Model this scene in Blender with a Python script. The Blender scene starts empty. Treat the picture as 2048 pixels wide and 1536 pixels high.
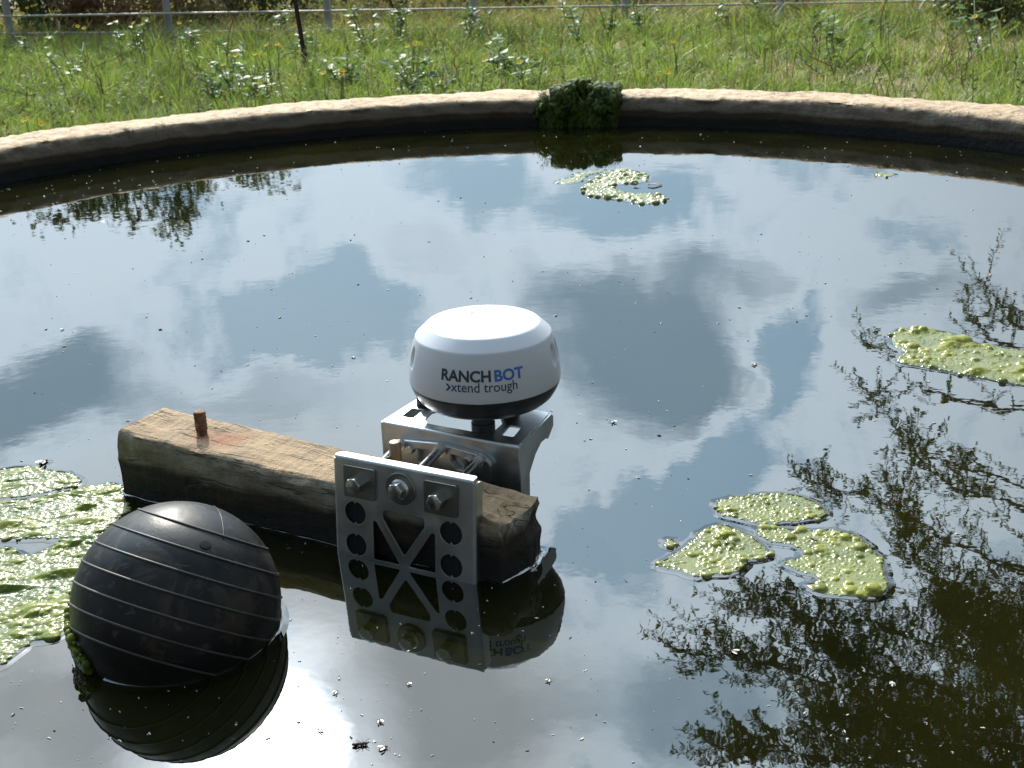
import bpy, bmesh, math, random
import numpy as np
from mathutils import Vector, Matrix, noise as mnoise

random.seed(7)
rng = np.random.default_rng(11)
scene = bpy.context.scene
COL = scene.collection

# ------------------------------------------------------------------ camera
CAM_H = 0.75
FPX, PITCH, ROLL = 2395.0, 0.360384, -0.034806
fw = np.array([0, math.cos(PITCH), -math.sin(PITCH)])
up0 = np.array([0, math.sin(PITCH), math.cos(PITCH)])
rt0 = np.array([1.0, 0, 0])
rt = rt0 * math.cos(ROLL) + up0 * math.sin(ROLL)
up = -rt0 * math.sin(ROLL) + up0 * math.cos(ROLL)
cd = bpy.data.cameras.new("camera")
cam = bpy.data.objects.new("camera", cd)
COL.objects.link(cam)
cd.sensor_fit = 'HORIZONTAL'
cd.sensor_width = 36.0
cd.lens = FPX / 2048 * 36.0
cd.clip_start = 0.05
cd.clip_end = 2000
cam.matrix_world = Matrix(((rt[0], up[0], -fw[0], 0), (rt[1], up[1], -fw[1], 0),
                           (rt[2], up[2], -fw[2], CAM_H), (0, 0, 0, 1)))
cd.dof.use_dof = True
cd.dof.focus_distance = 1.55
cd.dof.aperture_fstop = 21.0
scene.camera = cam
scene.cycles.use_denoising = True
scene.cycles.sample_clamp_indirect = 8
scene.cycles.caustics_reflective = False
scene.cycles.caustics_refractive = False


def ray(x, y):
    return fw * FPX + (x - 1024) * rt - (y - 768) * up


def at(x, y, z=0.0):
    """the point at height z that the photograph shows at pixel x, y"""
    d = ray(x, y)
    t = (z - CAM_H) / d[2]
    return np.array([d[0] * t, d[1] * t, z])


def mirrored(x, y, dist):
    """the point at horizontal distance dist whose mirror image in the water is at pixel x, y"""
    d = ray(x, y) * np.array([1, 1, -1.0])
    t = dist / math.hypot(d[0], d[1])
    return np.array([0, 0, -CAM_H]) + d * t


# ------------------------------------------------------------------ sky, sun, exposure
SUN_EL, SUN_AZ = math.radians(36.6), math.radians(-14.7)      # azimuth from +Y towards +X
sun_dir = Vector((math.sin(SUN_AZ) * math.cos(SUN_EL), math.cos(SUN_AZ) * math.cos(SUN_EL), math.sin(SUN_EL)))
world = bpy.data.worlds.new("World")
scene.world = world
world.use_nodes = True
WN, WL = world.node_tree.nodes, world.node_tree.links
WN.clear()


def make_ops(N, L):
    def node(t, **kw):
        n = N.new(t)
        for k, v in kw.items():
            setattr(n, k, v)
        return n

    def put(sock, v):
        if hasattr(v, 'is_linked') or isinstance(v, bpy.types.NodeSocket):
            L.new(v, sock)
        else:
            sock.default_value = v

    def math_(op, a, b=0.0, c=None, clamp=False):
        n = node('ShaderNodeMath', operation=op, use_clamp=clamp)
        put(n.inputs[0], a)
        put(n.inputs[1], b)
        if c is not None:
            put(n.inputs[2], c)
        return n.outputs[0]

    def vdot(a, b):
        n = node('ShaderNodeVectorMath', operation='DOT_PRODUCT')
        put(n.inputs[0], a)
        put(n.inputs[1], b)
        return n.outputs['Value']

    def sstep(v, a, b, lo=0.0, hi=1.0):
        n = node('ShaderNodeMapRange', interpolation_type='SMOOTHSTEP')
        put(n.inputs[0], v)
        n.inputs[1].default_value, n.inputs[2].default_value = a, b
        n.inputs[3].default_value, n.inputs[4].default_value = lo, hi
        return n.outputs[0]

    def mixc(f, a, b, mode='MIX'):
        n = node('ShaderNodeMix', data_type='RGBA', blend_type=mode)
        put(n.inputs[0], f)
        put(n.inputs[6], (*a, 1) if isinstance(a, tuple) and len(a) == 3 else a)
        put(n.inputs[7], (*b, 1) if isinstance(b, tuple) and len(b) == 3 else b)
        return n.outputs[2]

    def tnoise(vec, scale, detail=4.0, rough=0.55, dist=0.0, out=0):
        n = node('ShaderNodeTexNoise')
        if vec is not None:
            put(n.inputs['Vector'], vec)
        n.inputs['Scale'].default_value = scale
        n.inputs['Detail'].default_value = detail
        n.inputs['Roughness'].default_value = rough
        n.inputs['Distortion'].default_value = dist
        return n.outputs[out]
    return node, put, math_, vdot, sstep, mixc, tnoise


node, put, math_, vdot, sstep, mixc, tnoise = make_ops(WN, WL)
sky = node('ShaderNodeTexSky', sky_type='NISHITA', sun_disc=False)
sky.sun_elevation, sky.sun_rotation = SUN_EL, SUN_AZ
sky.altitude, sky.air_density, sky.dust_density = 200, 1.0, 1.5
tc = node('ShaderNodeTexCoord')
D = tc.outputs['Generated']
# the cloud cover is laid out on a tangent plane of the sky dome, towards the north at 21 degrees elevation
bF, bR, bU = (fw * [1, 1, -1]), (rt * [1, 1, -1]), (up * [1, 1, -1])
cz = vdot(D, tuple(bF))
czs = math_('MAXIMUM', cz, 0.12)
U = math_('MULTIPLY', math_('DIVIDE', vdot(D, tuple(bR)), czs), FPX / 1000)
V = math_('MULTIPLY', math_('DIVIDE', vdot(D, tuple(bU)), czs), -FPX / 1000)
comb = node('ShaderNodeCombineXYZ')
put(comb.inputs[0], U)
put(comb.inputs[1], V)
UV = comb.outputs[0]


def warp(vec, scale, amp, detail=3.0):
    c = tnoise(vec, scale, detail, 0.6, out=1)
    s = node('ShaderNodeVectorMath', operation='MULTIPLY_ADD')
    put(s.inputs[0], c)
    s.inputs[1].default_value = (amp, amp, 0)
    a = node('ShaderNodeVectorMath', operation='ADD')
    put(s.inputs[2], vec)
    put(a.inputs[0], s.outputs[0])
    a.inputs[1].default_value = (-amp / 2, -amp / 2, 0)
    return a.outputs[0]


UVw = warp(UV, 3.2, 0.34, 5.0)


def blob(x, y, rx, ry, rot, w):
    m = node('ShaderNodeMapping', vector_type='TEXTURE')
    put(m.inputs[0], UVw)
    m.inputs[1].default_value = ((x - 1024) / 1000, (y - 768) / 1000, 0)
    m.inputs[2].default_value = (0, 0, math.radians(rot))
    m.inputs[3].default_value = (rx / 1000, ry / 1000, 1)
    g = node('ShaderNodeTexGradient', gradient_type='SPHERICAL')
    put(g.inputs[0], m.outputs[0])
    s = sstep(g.outputs['Fac'], 0.0, 0.75)
    return math_('MULTIPLY', s, w)


dens = 0.56
for b in [  # clear gaps (negative) and thick cloud (positive)
    (600, 640, 300, 130, -6, -0.42), (1600, 650, 75, 190, 8, -0.27), (1470, 880, 240, 85, -48, -0.32),
    (1260, 1060, 260, 110, -10, -0.36), (950, 380, 170, 90, 0, -0.20), (1280, 420, 260, 120, 0, -0.22),
    (1700, 330, 300, 60, 0, -0.15), (330, 380, 250, 50, 0, -0.15), (760, 1150, 160, 120, 0, -0.22),
    (1330, 720, 330, 260, 10, 0.55), (60, 820, 420, 150, -8, 0.5), (560, 800, 280, 90, 0, 0.18),
    (860, 520, 180, 70, 0, 0.12), (1850, 590, 260, 80, 0, 0.30), (1500, 540, 200, 60, 0, 0.2),
    (1400, 1430, 360, 190, 0, 0.34), (850, 1420, 300, 100, 0, 0.06), (150, 1450, 360, 200, 0, 0.34), (850, 1400, 420, 240, 0, 0.42), (1000, 1180, 200, 90, 0, 0.10), (450, 1650, 600, 200, 0, 0.2),
    (1150, 560, 160, 80, 0, 0.2),
]:
    dens = math_('ADD', blob(*b), dens)
dens_lo = dens
fine = tnoise(UV, 4.2, 10.0, 0.64, 0.3)
dens = math_('ADD', dens, math_('MULTIPLY', math_('SUBTRACT', fine, 0.5), 1.0))
# the same sort of broken cloud over the rest of the dome
front = sstep(cz, 0.45, 0.75)
wide = math_('ADD', tnoise(D, 2.6, 8.0, 0.56, 0.4), -0.03)
dm = node('ShaderNodeMix', data_type='FLOAT')
put(dm.inputs[0], front)
put(dm.inputs[2], wide)
put(dm.inputs[3], dens)
dens = dm.outputs[0]
dm2 = node('ShaderNodeMix', data_type='FLOAT')
put(dm2.inputs[0], front)
put(dm2.inputs[2], wide)
put(dm2.inputs[3], math_('ADD', dens_lo, math_('MULTIPLY', math_('SUBTRACT', fine, 0.5), 0.30)))
dens_lo = dm2.outputs[0]
# brightness of the cloud layer: forward scattering round the sun, dimmer low down
csun = vdot(D, tuple(sun_dir))
sz = node('ShaderNodeSeparateXYZ')
put(sz.inputs[0], D)
elev = math_('MAXIMUM', sz.outputs[2], 0.0)
ramp = math_('ADD', 0.52, math_('MULTIPLY', math_('POWER', math_('MINIMUM', elev, 0.60), 1.3), 5.0))
aur = sstep(csun, 0.50, 0.93)
Lw = math_('ADD', math_('MULTIPLY', ramp, math_('MULTIPLY', aur, 1.0)), 0.30)
core = math_('MULTIPLY', sstep(csun, 0.9915, 1.0), 5.0)
core = math_('ADD', core, math_('MULTIPLY', sstep(csun, 0.9972, 0.9998), 22.0))
Lw = math_('ADD', Lw, core)
cover = sstep(dens, 0.36, 0.56)
thick = sstep(dens_lo, 0.56, 1.02)
ccol = mixc(thick, (0.75, 0.905, 1.04), (0.27, 0.395, 0.505))
warm = sstep(csun, 0.955, 0.985)
ccol = mixc(math_('MULTIPLY', warm, 0.4), ccol, (0.74, 0.68, 0.63))
nis = node('ShaderNodeVectorMath', operation='SCALE')
put(nis.inputs[0], sky.outputs[0])
nis.inputs[3].default_value = 0.07
clear = mixc(0.2, (0.36, 0.585, 0.77), nis.outputs[0])
skycol = mixc(cover, clear, ccol)
sc_ = node('ShaderNodeVectorMath', operation='SCALE')
put(sc_.inputs[0], skycol)
put(sc_.inputs[3], Lw)
bg = node('ShaderNodeBackground')
put(bg.inputs[0], sc_.outputs[0])
# Lw is in display units; the strength stays in the range for a physical sky
up10 = node('ShaderNodeVectorMath', operation='SCALE')
put(up10.inputs[0], sc_.outputs[0])
up10.inputs[3].default_value = 8.0
put(bg.inputs[0], up10.outputs[0])
bg.inputs[1].default_value = 0.12
wo = node('ShaderNodeOutputWorld')
WL.new(bg.outputs[0], wo.inputs[0])

sl = bpy.data.lights.new("sun", 'SUN')
sl.energy = 3.9
sl.angle = math.radians(0.53)
sl.color = (1.0, 0.93, 0.82)
sun = bpy.data.objects.new("sun", sl)
COL.objects.link(sun)
sun.rotation_euler = sun_dir.to_track_quat('Z', 'Y').to_euler()
sun.location = (0, 0, 20)
vs = scene.view_settings
vs.view_transform, vs.look, vs.exposure, vs.gamma = 'Standard', 'None', 0.55, 1.0
vs.use_curve_mapping = False

# ------------------------------------------------------------------ helpers


class MB:
    def __init__(self):
        self.v, self.f, self.n = [], [], 0
        self.att = []

    def add(self, verts, faces, att=None):
        verts = np.asarray(verts, float).reshape(-1, 3)
        self.v.append(verts)
        self.f.extend([tuple(int(i) + self.n for i in fc) for fc in faces])
        self.n += len(verts)
        self.att.append(np.full(len(verts), 0.5) if att is None else np.broadcast_to(np.asarray(att, float), (len(verts),)))
        return self

    def build(self, name, mat, parent=None, smooth=True, tint=False):
        me = bpy.data.meshes.new(name)
        V_ = np.concatenate(self.v) if self.v else np.zeros((0, 3))
        me.from_pydata(V_.tolist(), [], self.f)
        if tint:
            a = me.attributes.new('tint', 'FLOAT', 'POINT')
            a.data.foreach_set('value', np.concatenate(self.att).astype(np.float32))
        return link(name, me, mat, parent, smooth)


def link(name, me, mat, parent=None, smooth=True):
    if mat is not None:
        me.materials.append(mat)
    if smooth:
        me.polygons.foreach_set('use_smooth', np.ones(len(me.polygons), bool))
    me.update()
    o = bpy.data.objects.new(name, me)
    COL.objects.link(o)
    if parent is not None:
        put_under(o, parent)
    return o


def put_under(o, parent):
    o.parent = parent
    m = Matrix.Identity(4)
    p = parent
    while p is not None:
        m = Matrix.Translation(p.location) @ m
        p = p.parent
    o.matrix_parent_inverse = m.inverted()


def thing(name, label, cat, loc=(0, 0, 0), group=None):
    o = bpy.data.objects.new(name, None)
    o.empty_display_size = 0.05
    COL.objects.link(o)
    o.location = loc
    return tag(o, label, cat, group)


def tag(o, label=None, cat=None, group=None, kind=None):
    if label:
        o['label'] = label
    if cat:
        o['category'] = cat
    if group:
        o['group'] = group
    if kind:
        o['kind'] = kind
    return o


def sharpen(o, deg=35):
    me = o.data
    bm = bmesh.new()
    bm.from_mesh(me)
    for e in bm.edges:
        e.smooth = not (len(e.link_faces) == 2 and e.calc_face_angle(0) > math.radians(deg))
    bm.to_mesh(me)
    bm.free()
    return o


def tube(mb, pts, rad, seg=6, att=None, caps=True):
    pts = [Vector(p) for p in pts]
    n = len(pts)
    if np.isscalar(rad):
        rad = [rad] * n
    vs_, fs = [], []
    t0 = (pts[1] - pts[0]).normalized()
    a = t0.orthogonal().normalized()
    for i, p in enumerate(pts):
        t = (pts[min(i + 1, n - 1)] - pts[max(i - 1, 0)]).normalized()
        a = (a - t * a.dot(t)).normalized()
        b = t.cross(a)
        for k in range(seg):
            w = 2 * math.pi * k / seg
            vs_.append(p + (a * math.cos(w) + b * math.sin(w)) * rad[i])
    for i in range(n - 1):
        for k in range(seg):
            k2 = (k + 1) % seg
            fs.append((i * seg + k, i * seg + k2, (i + 1) * seg + k2, (i + 1) * seg + k))
    if caps:
        fs.append(tuple(range(seg - 1, -1, -1)))
        fs.append(tuple((n - 1) * seg + k for k in range(seg)))
    mb.add([tuple(v) for v in vs_], fs, att)


def lathe(mb, prof, seg=64, M=None, cap0=True, cap1=True, att=None):
    M = M or Matrix.Identity(4)
    vs_, fs = [], []
    for r, z in prof:
        for k in range(seg):
            w = 2 * math.pi * k / seg
            vs_.append(tuple(M @ Vector((r * math.cos(w), r * math.sin(w), z))))
    n = len(prof)
    for i in range(n - 1):
        for k in range(seg):
            k2 = (k + 1) % seg
            fs.append((i * seg + k, i * seg + k2, (i + 1) * seg + k2, (i + 1) * seg + k))
    if cap0:
        fs.append(tuple(range(seg - 1, -1, -1)))
    if cap1:
        fs.append(tuple((n - 1) * seg + k for k in range(seg)))
    mb.add(vs_, fs, att)


def box(mb, x0, x1, y0, y1, z0, z1, M=None):
    M = M or Matrix.Identity(4)
    vs_ = [tuple(M @ Vector((x, y, z))) for z in (z0, z1) for y in (y0, y1) for x in (x0, x1)]
    mb.add(vs_, [(0, 2, 3, 1), (4, 5, 7, 6), (0, 1, 5, 4), (2, 6, 7, 3), (0, 4, 6, 2), (1, 3, 7, 5)])


def frame(o, ex, ey, ez):
    return Matrix(((ex[0], ey[0], ez[0], o[0]), (ex[1], ey[1], ez[1], o[1]), (ex[2], ey[2], ez[2], o[2]), (0, 0, 0, 1)))


def rounded(poly, r, seg=5):
    """a closed polygon with its corners rounded; r may be one radius or one for each corner"""
    out, n = [], len(poly)
    rs = [r] * n if np.isscalar(r) else r
    for i in range(n):
        p0, p1, p2 = Vector(poly[i - 1]), Vector(poly[i]), Vector(poly[(i + 1) % n])
        a, b = (p0 - p1), (p2 - p1)
        la, lb = a.length, b.length
        a.normalize()
        b.normalize()
        ang = a.angle(b)
        d = min(rs[i] / math.tan(ang / 2), la * 0.48, lb * 0.48)
        q0, q2 = p1 + a * d, p1 + b * d
        for k in range(seg + 1):
            t = k / seg
            out.append(tuple((1 - t) ** 2 * q0 + 2 * t * (1 - t) * p1 + t * t * q2))
    return out


def circle(cx, cy, r, n=28):
    return [(cx + r * math.cos(2 * math.pi * k / n), cy + r * math.sin(2 * math.pi * k / n)) for k in range(n)]


def sheet(name, loops, t, M, mat, parent=None, bev=0.0004):
    """flat plate with holes: outline and holes in local x, y; local z from -t to 0; then moved by M"""
    cu = bpy.data.curves.new('outline', 'CURVE')
    cu.dimensions = '2D'
    cu.fill_mode = 'BOTH'
    cu.extrude = max(t / 2 - bev, 1e-5)
    cu.bevel_depth = bev
    cu.bevel_resolution = 1
    for lp in loops:
        s = cu.splines.new('POLY')
        s.points.add(len(lp) - 1)
        for p, q in zip(s.points, lp):
            p.co = (q[0], q[1], 0, 1)
        s.use_cyclic_u = True
    o = bpy.data.objects.new('outline', cu)
    COL.objects.link(o)
    dg = bpy.context.evaluated_depsgraph_get()
    me = bpy.data.meshes.new_from_object(o.evaluated_get(dg))
    bpy.data.objects.remove(o)
    bpy.data.curves.remove(cu)
    me.materials.clear()
    me.name = name
    me.transform(Matrix.Translation((0, 0, -t / 2)))
    me.transform(M)
    ob = link(name, me, mat, parent, True)
    return sharpen(ob, 30)


# ------------------------------------------------------------------ materials


def material(name):
    m = bpy.data.materials.new(name)
    m.use_nodes = True
    m.node_tree.nodes.clear()
    ops = make_ops(m.node_tree.nodes, m.node_tree.links)
    out = ops[0]('ShaderNodeOutputMaterial')
    return m, m.node_tree, ops, out


def principled(node, put, color, rough=0.5, **kw):
    p = node('ShaderNodeBsdfPrincipled')
    put(p.inputs['Base Color'], (*color, 1) if isinstance(color, tuple) and len(color) == 3 else color)
    put(p.inputs['Roughness'], rough)
    for k, v in kw.items():
        put(p.inputs[k.replace('_', ' ')], v)
    return p


def bump(node, put, h, strength, dist):
    b = node('ShaderNodeBump')
    put(b.inputs['Height'], h)
    b.inputs['Strength'].default_value = strength
    b.inputs['Distance'].default_value = dist
    return b.outputs[0]


def simple(name, color, rough=0.5, var=0.0, scale=30, bumpd=0.0, bscale=60, **kw):
    m, T, (node, put, math_, vdot, sstep, mixc, tnoise), out = material(name)
    tcn = node('ShaderNodeTexCoord')
    co = tcn.outputs['Object']
    c = color
    if var:
        f = tnoise(co, scale, 5)
        c = mixc(sstep(f, 0.3, 0.7), tuple(x * (1 - var) for x in color), tuple(min(1, x * (1 + var)) for x in color))
    p = principled(node, put, c, rough, **kw)
    if bumpd:
        put(p.inputs['Normal'], bump(node, put, tnoise(co, bscale, 5), 0.6, bumpd))
    T.links.new(p.outputs[0], out.inputs[0])
    return m


def m_water():
    m, T, (node, put, math_, vdot, sstep, mixc, tnoise), out = material('murky_water')
    tcn = node('ShaderNodeTexCoord')
    co = tcn.outputs['Object']
    f = tnoise(co, 2.2, 4)
    c = mixc(sstep(f, 0.35, 0.7), (0.0045, 0.005, 0.0014), (0.0115, 0.0108, 0.0022))
    p = principled(node, put, c, 0.012, IOR=1.8)
    h1 = tnoise(co, 5.0, 2.0, 0.5)
    h2 = tnoise(co, 34.0, 2.0, 0.5)
    b1 = node('ShaderNodeBump')
    put(b1.inputs['Height'], h1)
    b1.inputs['Strength'].default_value = 1.0
    b1.inputs['Distance'].default_value = 0.00045
    b2 = node('ShaderNodeBump')
    put(b2.inputs['Height'], h2)
    b2.inputs['Strength'].default_value = 1.0
    b2.inputs['Distance'].default_value = 0.00007
    T.links.new(b1.outputs[0], b2.inputs['Normal'])
    put(p.inputs['Normal'], b2.outputs[0])
    T.links.new(p.outputs[0], out.inputs[0])
    return m


def m_wall():
    m, T, (node, put, math_, vdot, sstep, mixc, tnoise), out = material('old_cement')
    tcn = node('ShaderNodeTexCoord')
    co = tcn.outputs['Object']
    big = tnoise(co, 3.0, 5, 0.6)
    mid = tnoise(co, 26.0, 6, 0.65)
    c = mixc(sstep(big, 0.3, 0.7), (0.47, 0.335, 0.205), (0.56, 0.42, 0.27))
    c = mixc(math_('MULTIPLY', sstep(mid, 0.48, 0.60), 0.8), c, (0.31, 0.19, 0.105))
    c = mixc(math_('MULTIPLY', sstep(mid, 0.44, 0.30), 0.85), c, (0.62, 0.52, 0.40))
    ln = tnoise(co, 2.4, 5, 0.6, 0.6)
    crk = sstep(math_('ABSOLUTE', math_('SUBTRACT', ln, 0.5)), 0.007, 0.002)
    c = mixc(math_('MULTIPLY', crk, 0.8), c, (0.10, 0.065, 0.04))
    c = mixc(math_('MULTIPLY', sstep(tnoise(co, 7.5, 6, 0.7), 0.58, 0.68), 0.55), c, (0.22, 0.16, 0.10))
    s = node('ShaderNodeSeparateXYZ')
    put(s.inputs[0], co)
    # rendered face below the coping, and the wet algae line above the water
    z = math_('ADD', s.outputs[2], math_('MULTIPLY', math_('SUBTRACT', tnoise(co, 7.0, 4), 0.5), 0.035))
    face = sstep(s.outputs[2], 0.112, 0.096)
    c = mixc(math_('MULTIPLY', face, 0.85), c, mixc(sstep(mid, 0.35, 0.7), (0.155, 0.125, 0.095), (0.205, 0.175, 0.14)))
    c = mixc(sstep(z, 0.070, 0.056), c, (0.06, 0.036, 0.016))
    c = mixc(sstep(z, 0.046, 0.030), c, (0.010, 0.010, 0.009))
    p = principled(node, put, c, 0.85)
    st = node('ShaderNodeMapping')
    put(st.inputs[0], co)
    st.inputs[3].default_value = (1, 1, 4)
    h = math_('ADD', tnoise(co, 45, 6, 0.7), math_('MULTIPLY', tnoise(st.outputs[0], 9, 4), 0.8))
    put(p.inputs['Normal'], bump(node, put, h, 0.9, 0.010))
    T.links.new(p.outputs[0], out.inputs[0])
    return m


def m_beam(BM):
    """weathered sawn timber; local x runs along the beam"""
    m, T, (node, put, math_, vdot, sstep, mixc, tnoise), out = material('weathered_timber')
    tcn = node('ShaderNodeTexCoord')
    co = tcn.outputs['Object']
    mp = node('ShaderNodeMapping')
    put(mp.inputs[0], co)
    mp.inputs[3].default_value = (4, 30, 30)
    wv = warp_local(node, put, tnoise, mp.outputs[0], 0.35, 3.0)
    grain = tnoise(wv, 1.6, 7, 0.65)
    pat = tnoise(co, 22, 5, 0.6)
    saw = node('ShaderNodeMapping')
    put(saw.inputs[0], co)
    saw.inputs[3].default_value = (120, 12, 8)
    saw.inputs[2].default_value = (0, 0, 0.35)
    sawn = tnoise(saw.outputs[0], 1.0, 3, 0.5)
    s = node('ShaderNodeSeparateXYZ')
    put(s.inputs[0], co)
    top = mixc(sstep(grain, 0.3, 0.68), (0.145, 0.095, 0.052), (0.32, 0.21, 0.108))
    top = mixc(math_('MULTIPLY', sstep(sawn, 0.35, 0.62), 0.4), top, (0.36, 0.245, 0.13))
    top = mixc(math_('MULTIPLY', sstep(pat, 0.52, 0.7), 0.5), top, (0.17, 0.12, 0.07))
    # rust that has bled from the bolt
    rx = math_('SUBTRACT', s.outputs[0], 0.155)
    ry = math_('SUBTRACT', s.outputs[1], 0.046)
    rr = math_('SQRT', math_('ADD', math_('MULTIPLY', rx, math_('MULTIPLY', rx, 0.35)), math_('MULTIPLY', ry, ry)))
    rr = math_('ADD', rr, math_('MULTIPLY', math_('SUBTRACT', pat, 0.5), 0.05))
    top = mixc(math_('MULTIPLY', sstep(rr, 0.038, 0.008), 0.85), top, (0.23, 0.085, 0.03))
    side = mixc(sstep(grain, 0.3, 0.7), (0.11, 0.085, 0.055), (0.26, 0.215, 0.15))
    side = mixc(math_('MULTIPLY', sstep(pat, 0.4, 0.62), 0.6), side, (0.34, 0.32, 0.26))
    ck = node('ShaderNodeMapping')
    put(ck.inputs[0], co)
    ck.inputs[3].default_value = (3.0, 42, 42)
    crk = tnoise(warp_local(node, put, tnoise, ck.outputs[0], 0.5, 2.5), 1.0, 3, 0.5)
    crack = math_('MULTIPLY', sstep(math_('ABSOLUTE', math_('SUBTRACT', crk, 0.5)), 0.022, 0.006), sstep(pat, 0.40, 0.55))
    top = mixc(math_('MULTIPLY', crack, 0.8), top, (0.06, 0.038, 0.02))
    side = mixc(math_('MULTIPLY', crack, 0.7), side, (0.045, 0.035, 0.022))
    g = node('ShaderNodeNewGeometry')
    gn = node('ShaderNodeSeparateXYZ')
    put(gn.inputs[0], g.outputs['True Normal'])
    c = mixc(sstep(gn.outputs[2], 0.45, 0.8), side, top)
    z = math_('ADD', s.outputs[2], math_('MULTIPLY', math_('SUBTRACT', tnoise(co, 9.0, 4), 0.5), 0.05))
    wet = mixc(sstep(grain, 0.35, 0.7), (0.012, 0.009, 0.005), (0.045, 0.032, 0.014))  # wet lower timber, its tone deepened further to carry the shade behind the plate
    c = mixc(sstep(z, 0.068, 0.050), c, wet)
    c = mixc(sstep(z, 0.042, 0.020), c, (0.007, 0.007, 0.005))
    p = principled(node, put, c, 0.8)
    grain = math_('SUBTRACT', grain, math_('MULTIPLY', crack, 0.5))
    h = math_('ADD', grain, math_('ADD', math_('MULTIPLY', tnoise(co, 160, 4, 0.7), 0.4), math_('MULTIPLY', sawn, 0.5)))
    put(p.inputs['Normal'], bump(node, put, h, 1.0, 0.005))
    T.links.new(p.outputs[0], out.inputs[0])
    return m


def warp_local(node, put, tnoise, vec, scale, amp):
    c = tnoise(vec, scale, 3, 0.6, out=1)
    s = node('ShaderNodeVectorMath', operation='MULTIPLY_ADD')
    put(s.inputs[0], c)
    s.inputs[1].default_value = (amp * 0.2, amp, amp)
    put(s.inputs[2], vec)
    return s.outputs[0]


def m_steel(name, base=(0.56, 0.56, 0.55), rough=0.32, axis=(4, 90, 4)):
    m, T, (node, put, math_, vdot, sstep, mixc, tnoise), out = material(name)
    tcn = node('ShaderNodeTexCoord')
    co = tcn.outputs['Object']
    mp = node('ShaderNodeMapping')
    put(mp.inputs[0], co)
    mp.inputs[3].default_value = axis
    br = tnoise(mp.outputs[0], 14, 4, 0.6)
    sp = tnoise(co, 18, 5, 0.6)
    c = mixc(sstep(sp, 0.35, 0.7), tuple(x * 0.82 for x in base), base)
    r = math_('ADD', math_('MULTIPLY', br, 0.16), math_('ADD', rough - 0.08, math_('MULTIPLY', sstep(sp, 0.45, 0.7), 0.1)))
    p = principled(node, put, c, r, Metallic=1.0)
    put(p.inputs['Normal'], bump(node, put, br, 0.2, 0.00008))
    T.links.new(p.outputs[0], out.inputs[0])
    return m


def m_rust():
    m, T, (node, put, math_, vdot, sstep, mixc, tnoise), out = material('rusty_steel')
    co = node('ShaderNodeTexCoord').outputs['Object']
    f = tnoise(co, 90, 5, 0.7)
    c = mixc(sstep(f, 0.35, 0.65), (0.10, 0.04, 0.018), (0.28, 0.16, 0.09))
    p = principled(node, put, c, 0.8, Metallic=0.25)
    put(p.inputs['Normal'], bump(node, put, f, 0.8, 0.002))
    T.links.new(p.outputs[0], out.inputs[0])
    return m


def m_rubber():
    m, T, (node, put, math_, vdot, sstep, mixc, tnoise), out = material('dusty_black_rubber')
    co = node('ShaderNodeTexCoord').outputs['Object']
    big = tnoise(co, 11, 6, 0.6, 0.4)
    fine_ = tnoise(co, 60, 5, 0.6)
    c = mixc(sstep(big, 0.42, 0.7), (0.0045, 0.0047, 0.0055), (0.016, 0.015, 0.0145))
    st = tnoise(co, 17, 6, 0.65, 0.8)
    c = mixc(math_('MULTIPLY', sstep(st, 0.52, 0.62), 0.8), c, (0.042, 0.033, 0.022))
    c = mixc(math_('MULTIPLY', sstep(fine_, 0.58, 0.72), 0.5), c, (0.075, 0.068, 0.055))
    mpn = node('ShaderNodeMapping')
    put(mpn.inputs[0], co)
    mpn.inputs[2].default_value = (0.4, 0.7, 0.2)
    mpn.inputs[3].default_value = (14, 160, 40)
    c = mixc(math_('MULTIPLY', sstep(tnoise(mpn.outputs[0], 1.0, 4, 0.6), 0.64, 0.72), 0.45), c, (0.085, 0.08, 0.07))
    s = node('ShaderNodeSeparateXYZ')
    put(s.inputs[0], co)
    wet = sstep(math_('ADD', s.outputs[2], math_('MULTIPLY', math_('SUBTRACT', big, 0.5), 0.08)), 0.0, -0.03)
    c = mixc(math_('MULTIPLY', wet, 0.75), c, (0.010, 0.011, 0.007))
    r = math_('ADD', 0.36, math_('MULTIPLY', sstep(big, 0.35, 0.7), 0.24))
    p = principled(node, put, c, r)
    p.inputs['Specular IOR Level'].default_value = 0.30
    put(p.inputs['Normal'], bump(node, put, math_('ADD', big, math_('MULTIPLY', fine_, 0.3)), 0.35, 0.003))
    T.links.new(p.outputs[0], out.inputs[0])
    return m


def m_algae(name, c0, c1, c2, film=(0.30, 0.36, 0.26), rough=0.22, scale=30, ior=1.36):
    m, T, (node, put, math_, vdot, sstep, mixc, tnoise), out = material(name)
    co = node('ShaderNodeTexCoord').outputs['Object']
    f = tnoise(co, scale * 0.45, 5, 0.6, 0.3)
    f2 = tnoise(co, scale * 4, 4, 0.6)
    c = mixc(sstep(f, 0.36, 0.52), c0, c1)
    c = mixc(sstep(f, 0.54, 0.72), c, c2)
    s = node('ShaderNodeSeparateXYZ')
    put(s.inputs[0], co)
    low = math_('MULTIPLY', sstep(s.outputs[2], 0.0042, 0.0018), 0.7)
    c = mixc(low, c, film)
    c = mixc(math_('MULTIPLY', sstep(f2, 0.56, 0.72), 0.5), c, tuple(x * 0.45 for x in c0))
    p = principled(node, put, c, rough, IOR=ior, Subsurface_Weight=0.25, Subsurface_Scale=0.004)
    p.inputs['Subsurface Radius'].default_value = (0.7, 1.0, 0.25)
    put(p.inputs['Normal'], bump(node, put, f2, 0.5, 0.0022))
    T.links.new(p.outputs[0], out.inputs[0])
    return m


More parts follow.
